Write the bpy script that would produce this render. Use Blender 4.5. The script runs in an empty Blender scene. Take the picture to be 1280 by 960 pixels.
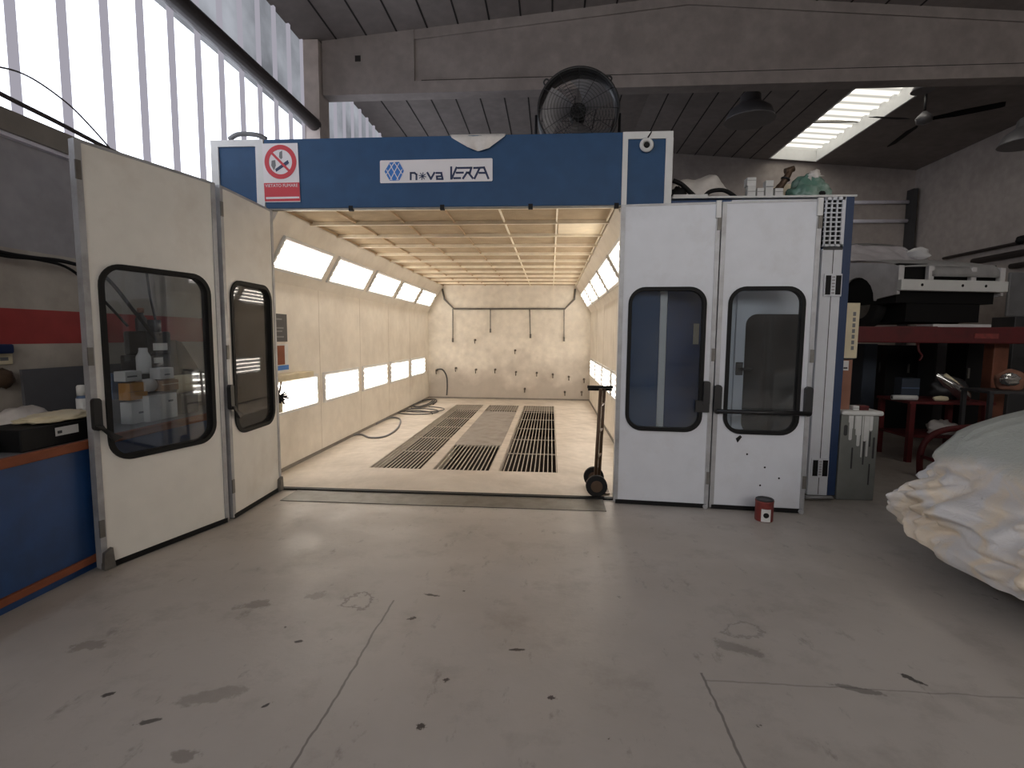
import bpy, bmesh, math, random
from mathutils import Vector, Matrix, noise
random.seed(7)
PI = math.pi
COL = bpy.context.scene.collection

# ------------------------------------------------------------------ camera
F = 645.0
YAW = math.atan(48 / F)
PITCH = math.atan(59.9 / F * math.cos(YAW))
ROLL = 0.0085
CAM = Vector((0, 0, 1.5))
fw = Vector((-math.sin(YAW) * math.cos(PITCH), math.cos(YAW) * math.cos(PITCH), -math.sin(PITCH)))
r0 = Vector((math.cos(YAW), math.sin(YAW), 0)); u0 = r0.cross(fw)
rt = r0 * math.cos(ROLL) + u0 * math.sin(ROLL)
up = -r0 * math.sin(ROLL) + u0 * math.cos(ROLL)
cd = bpy.data.cameras.new('camera'); cam = bpy.data.objects.new('camera', cd); COL.objects.link(cam)
cd.sensor_width = 36; cd.lens = F / 1280 * 36; cd.clip_start = .05; cd.clip_end = 200
m = Matrix.Identity(4)
for i in range(3):
    m[i][0] = rt[i]; m[i][1] = up[i]; m[i][2] = -fw[i]; m[i][3] = CAM[i]
cam.matrix_world = m
bpy.context.scene.camera = cam
def at(px, py, X=None, Y=None, Z=None):
    d = fw * F + rt * (px - 640) - up * (py - 480)
    t = (X - CAM.x) / d.x if X is not None else (Y - CAM.y) / d.y if Y is not None else (Z - CAM.z) / d.z
    return CAM + d * t

# ------------------------------------------------------------------ materials
def lin(c):
    return tuple(((v / 255 / 12.92) if v / 255 <= .04045 else ((v / 255 + .055) / 1.055) ** 2.4) for v in c) + (1,)
def N(nt, t, **kw):
    n = nt.nodes.new(t)
    for k, v in kw.items(): setattr(n, k, v)
    return n
def mat(name, c, rough=.55, metal=0., spec=.5, dirt=None, dscale=3., damt=.5, bump=0., bscale=40., coat=0., stretch=None, dlo=.45, dhi=.7, fine=.06):
    """procedural principled material: c is an sRGB 0-255 colour; dirt a second colour laid on in noise patches"""
    M = bpy.data.materials.new(name); M.use_nodes = True
    nt = M.node_tree; b = nt.nodes['Principled BSDF']; L = nt.links.new
    b.inputs['Roughness'].default_value = rough; b.inputs['Metallic'].default_value = metal
    b.inputs['Specular IOR Level'].default_value = spec; b.inputs['Coat Weight'].default_value = coat
    tc = N(nt, 'ShaderNodeTexCoord'); mp = N(nt, 'ShaderNodeMapping'); L(tc.outputs['Object'], mp.inputs[0])
    if stretch: mp.inputs['Scale'].default_value = stretch
    base = N(nt, 'ShaderNodeRGB'); base.outputs[0].default_value = lin(c); out = base.outputs[0]
    # slight tonal unevenness on every surface
    nf = N(nt, 'ShaderNodeTexNoise'); nf.inputs['Scale'].default_value = 7; nf.inputs['Detail'].default_value = 6
    L(mp.outputs[0], nf.inputs['Vector'])
    mr = N(nt, 'ShaderNodeMapRange'); mr.inputs[1].default_value = .3; mr.inputs[2].default_value = .7
    mr.inputs[3].default_value = 1 - fine * 2; mr.inputs[4].default_value = 1 + fine; L(nf.outputs[0], mr.inputs[0])
    mm = N(nt, 'ShaderNodeMix', data_type='RGBA', blend_type='MULTIPLY'); mm.inputs[0].default_value = 1
    L(out, mm.inputs[6]); L(mr.outputs[0], mm.inputs[7]); out = mm.outputs[2]
    if dirt:
        nz = N(nt, 'ShaderNodeTexNoise'); nz.inputs['Scale'].default_value = dscale; nz.inputs['Detail'].default_value = 9
        nz.inputs['Roughness'].default_value = .65; L(mp.outputs[0], nz.inputs['Vector'])
        rp = N(nt, 'ShaderNodeMapRange'); rp.inputs[1].default_value = dlo; rp.inputs[2].default_value = dhi
        rp.inputs[3].default_value = 0; rp.inputs[4].default_value = damt; L(nz.outputs[0], rp.inputs[0])
        mx = N(nt, 'ShaderNodeMix', data_type='RGBA'); L(rp.outputs[0], mx.inputs[0]); L(out, mx.inputs[6])
        mx.inputs[7].default_value = lin(dirt); out = mx.outputs[2]
    L(out, b.inputs['Base Color'])
    if bump:
        nb = N(nt, 'ShaderNodeTexNoise'); nb.inputs['Scale'].default_value = bscale; nb.inputs['Detail'].default_value = 5
        L(mp.outputs[0], nb.inputs['Vector'])
        bp = N(nt, 'ShaderNodeBump'); bp.inputs['Strength'].default_value = bump; bp.inputs['Distance'].default_value = .02
        L(nb.outputs[0], bp.inputs['Height']); L(bp.outputs[0], b.inputs['Normal'])
    return M
def emit(name, c, s, dirt=0.):
    M = bpy.data.materials.new(name); M.use_nodes = True; nt = M.node_tree; nt.nodes.clear(); L = nt.links.new
    e = N(nt, 'ShaderNodeEmission'); e.inputs[0].default_value = lin(c); e.inputs[1].default_value = s
    o = N(nt, 'ShaderNodeOutputMaterial'); L(e.outputs[0], o.inputs[0])
    if dirt:   # grime on the panes; on the upper row it also stands in for shade
        tc = N(nt, 'ShaderNodeTexCoord'); nz = N(nt, 'ShaderNodeTexNoise'); nz.inputs['Scale'].default_value = 1.3; nz.inputs['Detail'].default_value = 7
        L(tc.outputs['Object'], nz.inputs['Vector'])
        mr = N(nt, 'ShaderNodeMapRange'); mr.inputs[1].default_value = .3; mr.inputs[2].default_value = .7
        mr.inputs[3].default_value = s * (1 - dirt); mr.inputs[4].default_value = s; L(nz.outputs[0], mr.inputs[0]); L(mr.outputs[0], e.inputs[1])
    return M
def glass(name, tint, refl=1.0, rough=.02):
    M = bpy.data.materials.new(name); M.use_nodes = True; nt = M.node_tree; nt.nodes.clear(); L = nt.links.new
    t = N(nt, 'ShaderNodeBsdfTransparent'); t.inputs[0].default_value = lin(tint)
    g = N(nt, 'ShaderNodeBsdfGlossy'); g.inputs['Roughness'].default_value = rough
    fr = N(nt, 'ShaderNodeFresnel'); fr.inputs[0].default_value = 1.5
    ml = N(nt, 'ShaderNodeMath', operation='MULTIPLY'); ml.inputs[1].default_value = refl; L(fr.outputs[0], ml.inputs[0])
    mx = N(nt, 'ShaderNodeMixShader'); L(ml.outputs[0], mx.inputs[0]); L(t.outputs[0], mx.inputs[1]); L(g.outputs[0], mx.inputs[2])
    df = N(nt, 'ShaderNodeBsdfDiffuse'); df.inputs[0].default_value = lin((200, 198, 194))      # patchy pale haze standing in for the booth's reflection
    nz = N(nt, 'ShaderNodeTexNoise'); nz.inputs['Scale'].default_value = 3; nz.inputs['Detail'].default_value = 6
    tc = N(nt, 'ShaderNodeTexCoord'); L(tc.outputs['Object'], nz.inputs['Vector'])
    mr = N(nt, 'ShaderNodeMapRange'); mr.inputs[1].default_value = .3; mr.inputs[2].default_value = .7; mr.inputs[3].default_value = .02; mr.inputs[4].default_value = .06; L(nz.outputs[0], mr.inputs[0])
    m2 = N(nt, 'ShaderNodeMixShader'); L(mr.outputs[0], m2.inputs[0]); L(mx.outputs[0], m2.inputs[1]); L(df.outputs[0], m2.inputs[2])
    o = N(nt, 'ShaderNodeOutputMaterial'); L(m2.outputs[0], o.inputs[0]); return M

M = {}
M['blue'] = mat('booth_blue_paint', (40, 76, 114), .5, spec=.3, dirt=(32, 62, 96), dscale=2, damt=.5)
M['dblue'] = mat('deep_blue_paint', (22, 64, 116), .5, dirt=(14, 40, 72), dscale=3, damt=.6)
M['edgeblue'] = mat('edge_blue_paint', (34, 56, 92), .5)
M['white'] = mat('door_white_enamel', (226, 223, 216), .32, dirt=(176, 162, 144), dscale=2.2, damt=.35, dlo=.5, dhi=.8, fine=.02)
M['rwhite'] = mat('cool_white_enamel', (214, 217, 224), .35, dirt=(168, 162, 155), dscale=2.4, damt=.35, dlo=.52, dhi=.8, fine=.02)
M['post'] = mat('post_white_paint', (214, 214, 212), .4, fine=.03)
M['alu'] = mat('dull_aluminium', (172, 173, 176), .45, .4, dirt=(116, 110, 104), dscale=5, damt=.5)
M['black'] = mat('black_rubber', (16, 16, 17), .6, spec=.25)
M['darkwin'] = mat('dark_window_glass', (16, 17, 19), .1, fine=.0)
M['blackp'] = mat('black_plastic', (26, 26, 28), .4)
M['inwall'] = mat('booth_cream_wall', (226, 219, 207), .55, dirt=(190, 180, 166), dscale=1.6, damt=.45, fine=.03, bump=.15, bscale=6)
M['backwall'] = mat('booth_back_wall_film', (226, 219, 207), .6, dirt=(176, 166, 154), dscale=2.0, damt=.3, dlo=.5, dhi=.75, bump=.2, bscale=8)
def overspray(m):      # grey overspray dust that has settled on the lower part of the wall
    nt = m.node_tree; b = nt.nodes['Principled BSDF']; L = nt.links.new; src = b.inputs['Base Color'].links[0].from_socket
    tc = N(nt, 'ShaderNodeTexCoord'); sx = N(nt, 'ShaderNodeSeparateXYZ'); L(tc.outputs['Object'], sx.inputs[0])
    nz = N(nt, 'ShaderNodeTexNoise'); nz.inputs['Scale'].default_value = 2.2; nz.inputs['Detail'].default_value = 7; L(tc.outputs['Object'], nz.inputs['Vector'])
    ad = N(nt, 'ShaderNodeMath', operation='MULTIPLY_ADD'); L(nz.outputs[0], ad.inputs[0]); ad.inputs[1].default_value = 1.6; L(sx.outputs[2], ad.inputs[2])
    mr = N(nt, 'ShaderNodeMapRange'); mr.inputs[1].default_value = 1.1; mr.inputs[2].default_value = 1.9; mr.inputs[3].default_value = .75; mr.inputs[4].default_value = 0; L(ad.outputs[0], mr.inputs[0])
    mx = N(nt, 'ShaderNodeMix', data_type='RGBA'); L(mr.outputs[0], mx.inputs[0]); L(src, mx.inputs[6]); mx.inputs[7].default_value = lin((158, 148, 138)); L(mx.outputs[2], b.inputs['Base Color'])
overspray(M['backwall'])
M['filter'] = mat('ceiling_filter_cloth', (176, 156, 128), .95, dirt=(154, 132, 106), dscale=2, damt=.6, bump=.2, bscale=60)
M['filterl'] = mat('fresh_filter_cloth', (238, 222, 194), .95)
M['bar'] = mat('filter_bar_cream', (250, 240, 220), .5)
M['barl'] = mat('filter_seam_tan', (176, 150, 118), .8)
M['bfloor'] = mat('booth_floor_paint', (200, 190, 178), .6, dirt=(150, 138, 124), dscale=1.7, damt=.55)
M['grate'] = mat('galvanised_grate', (186, 178, 166), .5, .2, dirt=(120, 108, 92), dscale=3, damt=.6)
M['plate'] = mat('grey_floor_plate', (158, 152, 146), .55, .2, dirt=(116, 108, 100), dscale=5, damt=.6)
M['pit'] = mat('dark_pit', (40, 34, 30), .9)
M['steel'] = mat('worn_steel', (120, 118, 114), .5, .6, dirt=(86, 78, 70), dscale=6, damt=.6)
M['concrete'] = mat('beam_concrete', (136, 127, 123), .85, dirt=(104, 96, 92), dscale=1.2, damt=.6, bump=.15, bscale=12)
M['ceil'] = mat('roof_slab_grey', (128, 120, 116), .9, dirt=(98, 90, 86), dscale=.8, damt=.6)
M['post2'] = mat('column_concrete', (186, 174, 168), .85, dirt=(150, 138, 130), dscale=2, damt=.5)
M['seamshade'] = mat('joint_and_shadow_dark', (34, 30, 29), .9)  # real slab joints, and the painted shadow line on the beam
M['wallw'] = mat('old_white_wall', (176, 168, 158), .85, dirt=(132, 120, 110), dscale=1.3, damt=.6, bump=.1, bscale=20)
M['boardg'] = mat('dark_board_grey', (84, 84, 88), .7)
M['wallg'] = mat('grey_wall_board', (158, 155, 158), .7, dirt=(132, 128, 130), dscale=2, damt=.6)
M['wallr'] = mat('rear_wall_grey', (172, 162, 156), .9, dirt=(136, 126, 120), dscale=.9, damt=.6)
M['red'] = mat('red_wall_stripe', (158, 58, 56), .7, dirt=(120, 42, 42), dscale=3, damt=.5)
M['sill'] = mat('grey_sill_paint', (128, 122, 114), .7, dirt=(98, 92, 86), dscale=3, damt=.5)
M['sillc'] = mat('pale_joint_sealant', (196, 186, 172), .7)
M['mull'] = mat('grey_mullion_steel', (214, 210, 220), .5)
M['pipe'] = mat('dark_steel_tube', (52, 44, 42), .55)
M['pane'] = emit('daylit_translucent_pane', (236, 242, 255), 2.9, .15)
M['rib'] = emit('daylit_glass_rib', (222, 218, 232), 0.50)
M['fill'] = emit('added_fill_pane', (255, 250, 244), 5.5, .2)  # unseen front glazing, added to light the hall from behind the viewer
M['paneshade'] = emit('grimy_eave_shaded_pane', (206, 210, 220), 0.66, .6)  # weaker glow paints in the eave shade, noise adds grime
M['sky'] = emit('daylit_skylight_sheet', (255, 250, 238), 3.2)
def corrugated_glow(m):      # the steep flanks of the corrugation pass less daylight than its crests
    nt = m.node_tree; L = nt.links.new; g = N(nt, 'ShaderNodeNewGeometry'); sx = N(nt, 'ShaderNodeSeparateXYZ'); L(g.outputs['Normal'], sx.inputs[0])
    a = N(nt, 'ShaderNodeMath', operation='ABSOLUTE'); L(sx.outputs[1], a.inputs[0])
    mr = N(nt, 'ShaderNodeMapRange'); mr.inputs[1].default_value = .1; mr.inputs[2].default_value = .53; mr.inputs[3].default_value = 3.4; mr.inputs[4].default_value = .45
    L(a.outputs[0], mr.inputs[0]); L(mr.outputs[0], [n for n in nt.nodes if n.type == 'EMISSION'][0].inputs[1])
corrugated_glow(M['sky'])
M['tube'] = emit('fluorescent_tube', (255, 246, 232), 12.5)
M['glass'] = glass('door_glass', (240, 244, 247), 1.0)
M['glassd'] = glass('dark_tinted_glass', (60, 62, 66), 1.0)
M['redsteel'] = mat('red_painted_steel', (92, 18, 22), .55, dirt=(56, 12, 14), dscale=4, damt=.6)
M['orange'] = mat('orange_painted_steel', (120, 70, 50), .6, dirt=(80, 44, 30), dscale=4, damt=.6)
M['rust'] = mat('rust_brown_wood', (134, 72, 42), .75, dirt=(82, 42, 26), dscale=5, damt=.6, stretch=(1, .3, 1))
M['brown'] = mat('brown_metal', (88, 70, 54), .5, .4, dirt=(70, 48, 34), dscale=8, damt=.6)
M['tyre'] = mat('tyre_rubber', (24, 23, 23), .85)
M['cream'] = mat('cream_card', (214, 202, 172), .7)
M['card'] = mat('brown_cardboard', (150, 112, 70), .8)
M['ochre'] = mat('ochre_label', (196, 136, 52), .6)
M['terra'] = mat('reddish_card', (142, 100, 82), .75)
M['paper'] = mat('white_paper', (214, 214, 212), .7)
M['dgrey'] = mat('dark_grey_plastic', (58, 58, 60), .5)
M['mgrey'] = mat('mid_grey_plastic', (112, 112, 114), .55)
M['bluegrey'] = mat('bluish_plastic', (86, 108, 140), .5)
M['canred'] = mat('faded_can_red', (132, 54, 50), .5, dirt=(70, 44, 42), dscale=20, damt=.7)
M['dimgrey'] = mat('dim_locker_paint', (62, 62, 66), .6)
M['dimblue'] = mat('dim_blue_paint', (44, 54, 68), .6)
M['carwhite'] = mat('primer_white_body', (206, 204, 204), .45, dirt=(170, 166, 166), dscale=2, damt=.4)
M['film'] = mat('masking_film', (186, 180, 184), .3, dirt=(150, 146, 150), dscale=4, damt=.5, bump=.4, bscale=10)
M['hook'] = mat('dusty_hook', (92, 84, 76), .8)
M['chrome'] = mat('headlamp_reflector', (220, 222, 220), .12, .9)
M['signred'] = mat('sign_red', (196, 40, 52), .5, fine=.02)
M['signwhite'] = mat('sign_white', (224, 220, 222), .5, fine=.02)
M['logoblue'] = mat('logo_blue', (40, 110, 190), .5)
M['logodark'] = mat('lettering_navy', (26, 42, 82), .5)
M['greenbag'] = mat('green_thin_plastic', (104, 140, 126), .25, dirt=(176, 190, 182), dscale=5, damt=.85)
M['whitebag'] = mat('white_plastic_sheet', (222, 216, 210), .4, dirt=(160, 152, 146), dscale=3, damt=.5)
M['lampgrey'] = mat('lamp_shade_grey', (104, 102, 104), .4, .4)
M['lampin'] = mat('lamp_shade_inside', (190, 190, 194), .4)
M['drum'] = mat('grey_green_paint', (128, 130, 126), .5)
# ------------------------------------------------------------------ geometry helpers
def bm_box(bm, x0, x1, y0, y1, z0, z1, mi=0):
    v = [bm.verts.new(p) for p in ((x0,y0,z0),(x1,y0,z0),(x1,y1,z0),(x0,y1,z0),(x0,y0,z1),(x1,y0,z1),(x1,y1,z1),(x0,y1,z1))]
    for f in ((3,2,1,0),(4,5,6,7),(0,1,5,4),(1,2,6,5),(2,3,7,6),(3,0,4,7)):
        bm.faces.new([v[i] for i in f]).material_index = mi
    return v
def box(x0, x1, y0, y1, z0, z1, bev=0., seg=2):
    bm = bmesh.new(); bm_box(bm, x0, x1, y0, y1, z0, z1)
    if bev: bmesh.ops.bevel(bm, geom=bm.edges[:], offset=bev, segments=seg, affect='EDGES', profile=.5)
    return bm
def xf(bm, fn):
    for v in bm.verts: v.co = Vector(fn(*v.co))
    bmesh.ops.recalc_face_normals(bm, faces=bm.faces[:])
    return bm
def ringpts(c, ax, r, n, a0=0.):
    ax = ax.normalized(); t = Vector((0,0,1)) if abs(ax.z) < .9 else Vector((1,0,0))
    a = ax.cross(t).normalized(); b = ax.cross(a)
    return [c + (a * math.cos(a0 + 2*PI*i/n) + b * math.sin(a0 + 2*PI*i/n)) * r for i in range(n)]
def tube(pts, r, n=10, bm=None, cap=True):
    bm = bm or bmesh.new(); pts = [Vector(p) for p in pts]; rings = []
    rr = r if isinstance(r, (list, tuple)) else [r] * len(pts)
    pa = None
    for i, p in enumerate(pts):
        d = (pts[min(i+1, len(pts)-1)] - pts[max(i-1, 0)]).normalized()
        if pa is None:
            t = Vector((0,0,1)) if abs(d.z) < .9 else Vector((1,0,0)); a = d.cross(t).normalized()
        else:
            a = (pa - d * pa.dot(d)).normalized()
        pa = a; b = d.cross(a)
        rings.append([bm.verts.new(p + (a*math.cos(2*PI*k/n) + b*math.sin(2*PI*k/n)) * rr[i]) for k in range(n)])
    for i in range(len(rings)-1):
        for k in range(n):
            bm.faces.new((rings[i][k], rings[i][(k+1)%n], rings[i+1][(k+1)%n], rings[i+1][k])).smooth = True
    if cap:
        bm.faces.new(rings[0][::-1]); bm.faces.new(rings[-1])
    return bm
def cyl(p0, p1, r, n=24, r1=None, bm=None): return tube([p0, p1], [r, r1 if r1 is not None else r], n, bm)
def smoothpath(pts, k=8):
    P = [Vector(p) for p in pts]; out = []
    for i in range(len(P)-1):
        a = P[max(i-1,0)]; b = P[i]; c = P[i+1]; d = P[min(i+2, len(P)-1)]
        for j in range(k):
            t = j/k
            out.append(.5*((2*b) + (c-a)*t + (2*a-5*b+4*c-d)*t*t + (3*b-a-3*c+d)*t**3))
    out.append(P[-1]); return out
def torus(c, ax, R, r, n=40, k=8, bm=None):
    bm = bm or bmesh.new(); c = Vector(c); ax = Vector(ax).normalized()
    rp = ringpts(c, ax, R, n); rings = []
    for p in rp:
        o = (p - c).normalized()
        rings.append([bm.verts.new(p + (o*math.cos(2*PI*j/k) + ax*math.sin(2*PI*j/k))*r) for j in range(k)])
    for i in range(n):
        for j in range(k):
            bm.faces.new((rings[i][j], rings[i][(j+1)%k], rings[(i+1)%n][(j+1)%k], rings[(i+1)%n][j])).smooth = True
    return bm
def lathe(c, prof, n=32, bm=None):
    """prof: list of (radius, z) spun about the vertical through c"""
    bm = bm or bmesh.new(); c = Vector(c); rings = []
    for r, z in prof:
        rings.append([bm.verts.new(c + Vector((r*math.cos(2*PI*i/n), r*math.sin(2*PI*i/n), z))) for i in range(n)])
    for a, b in zip(rings, rings[1:]):
        for i in range(n): bm.faces.new((a[i], a[(i+1)%n], b[(i+1)%n], b[i])).smooth = True
    if prof[0][0] > 1e-4: bm.faces.new(rings[0][::-1])
    if prof[-1][0] > 1e-4: bm.faces.new(rings[-1])
    return bm
def prism(poly, fn, d0, d1, bm=None):
    """poly: 2-D outline; fn(u,v,d) -> world"""
    bm = bm or bmesh.new()
    a = [bm.verts.new(fn(u, v, d0)) for u, v in poly]; b = [bm.verts.new(fn(u, v, d1)) for u, v in poly]
    bm.faces.new(a[::-1]); bm.faces.new(b)
    for i in range(len(poly)):
        j = (i+1) % len(poly); bm.faces.new((a[i], a[j], b[j], b[i]))
    bmesh.ops.recalc_face_normals(bm, faces=bm.faces[:]); return bm
def rrect(u0, u1, v0, v1, r, k=8):
    out = []
    for cx, cy, a in ((u1-r, v1-r, 0), (u0+r, v1-r, 90), (u0+r, v0+r, 180), (u1-r, v0+r, 270)):
        for i in range(k+1):
            t = math.radians(a + 90*i/k); out.append((cx + r*math.cos(t), cy + r*math.sin(t)))
    return out
def loft(pa, pb, fn, d0, d1, bm=None):
    """closed ring between outline pa (outer) and pb (inner), same point count, extruded d0..d1"""
    bm = bm or bmesh.new(); n = len(pa)
    V = [[bm.verts.new(fn(u, v, d)) for u, v in p] for p in (pa, pb) for d in (d0, d1)]   # pa0 pa1 pb0 pb1
    for i in range(n):
        j = (i+1) % n
        for A, B in ((0, 1), (1, 3), (3, 2), (2, 0)):
            bm.faces.new((V[A][i], V[A][j], V[B][j], V[B][i]))
    bmesh.ops.recalc_face_normals(bm, faces=bm.faces[:]); return bm
def holed_panel(u0, u1, v0, v1, hole, fn, d0, d1):
    """rectangular slab with a (convex) hole outline cut through"""
    cu = sum(p[0] for p in hole)/len(hole); cv = sum(p[1] for p in hole)/len(hole)
    def hit(a):
        c, s = math.cos(a), math.sin(a); t = 1e9
        if c > 1e-9: t = min(t, (u1-cu)/c)
        if c < -1e-9: t = min(t, (u0-cu)/c)
        if s > 1e-9: t = min(t, (v1-cv)/s)
        if s < -1e-9: t = min(t, (v0-cv)/s)
        return (cu+c*t, cv+s*t)
    angs = sorted([(math.atan2(q-cv, p-cu), 0, (p, q)) for p, q in hole] + [(math.atan2(q-cv, p-cu), 1, None) for p in (u0, u1) for q in (v0, v1)])
    def inner(a):
        best = None
        for i in range(len(hole)):
            (x1, y1), (x2, y2) = hole[i], hole[(i+1) % len(hole)]
            c, s = math.cos(a), math.sin(a); ex, ey = x2-x1, y2-y1; den = c*ey - s*ex
            if abs(den) < 1e-12: continue
            t = ((x1-cu)*ey - (y1-cv)*ex)/den; w = ((x1-cu)*s - (y1-cv)*c)/den
            if t > 0 and -1e-6 <= w <= 1+1e-6: best = (cu+c*t, cv+s*t) if best is None else best
        return best
    pa = [hit(a) for a, k, p in angs]; pb = [p if k == 0 else inner(a) for a, k, p in angs]
    return loft(pa, pb, fn, d0, d1)
def grid(nu, nv, fn, bm=None, closed_u=False, smooth=True):
    bm = bm or bmesh.new(); V = [[bm.verts.new(fn(i, j)) for j in range(nv)] for i in range(nu)]
    for i in range(nu if closed_u else nu-1):
        for j in range(nv-1):
            bm.faces.new((V[i][j], V[(i+1) % nu][j], V[(i+1) % nu][j+1], V[i][j+1])).smooth = smooth
    return bm

# ------------------------------------------------------------------ scene-graph helpers
def origin_of(o):
    while o.parent: o = o.parent
    return o.location.copy()
def obj(name, bm, mats, parent=None, loc=None, local=False):
    """link a bmesh (world coordinates unless local) as one mesh object"""
    me = bpy.data.meshes.new(name)
    off = Vector((0,0,0))
    if not local:
        off = origin_of(parent) if parent else (Vector(loc) if loc is not None else None)
        if off is None:
            xs = [v.co for v in bm.verts]
            off = Vector(((min(c.x for c in xs)+max(c.x for c in xs))/2, (min(c.y for c in xs)+max(c.y for c in xs))/2, min(c.z for c in xs)))
        for v in bm.verts: v.co -= off
    bm.to_mesh(me); bm.free()
    for k in (mats if isinstance(mats, (list, tuple)) else [mats]): me.materials.append(M[k])
    o = bpy.data.objects.new(name, me); COL.objects.link(o)
    if parent: o.parent = parent
    else: o.location = off
    return o
def tag(o, label, cat, group=None, kind=None):
    o['label'] = label; o['category'] = cat
    if group: o['group'] = group
    if kind: o['kind'] = kind
    return o
def thing(name, label, cat, loc=(0,0,0), group=None, rz=0.):
    o = bpy.data.objects.new(name, None); COL.objects.link(o); o.location = loc; o.rotation_euler = (0, 0, rz); o.empty_display_size = .1
    return tag(o, label, cat, group)
def struct(name, bm, mats, label, cat, loc=(0,0,0)):
    o = obj(name, bm, mats, None, loc); tag(o, label, cat); o['kind'] = 'structure'; return o
def part(o, label): o['label'] = label; return o
def dup(o, parent=None):
    c = o.copy(); COL.objects.link(c); c.parent = parent
    for ch in list(o.children): dup(ch, c)
    return c
def frame(A, B):
    """door frame: u along A->B on plan, v up, d towards the left-hand normal"""
    A = Vector((A[0], A[1], 0)); t = (Vector((B[0], B[1], 0)) - A); L = t.length; t.normalize(); n = Vector((-t.y, t.x, 0))
    return (lambda u, v, d: A + t*u + n*d + Vector((0, 0, v))), L

# ================================================================== THE SETTING
XL, XR, YB, YF = -3.55, 8.68, 13.5, -7.0
RIDGE, ZR, SL = 1.8, 6.14, .086
def roofz(x): return ZR - SL*abs(x-RIDGE)
BX0, BX1, BY0, BY1 = -2.92, .92, 4.74, 12.2       # clear inside of the spray booth

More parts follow.
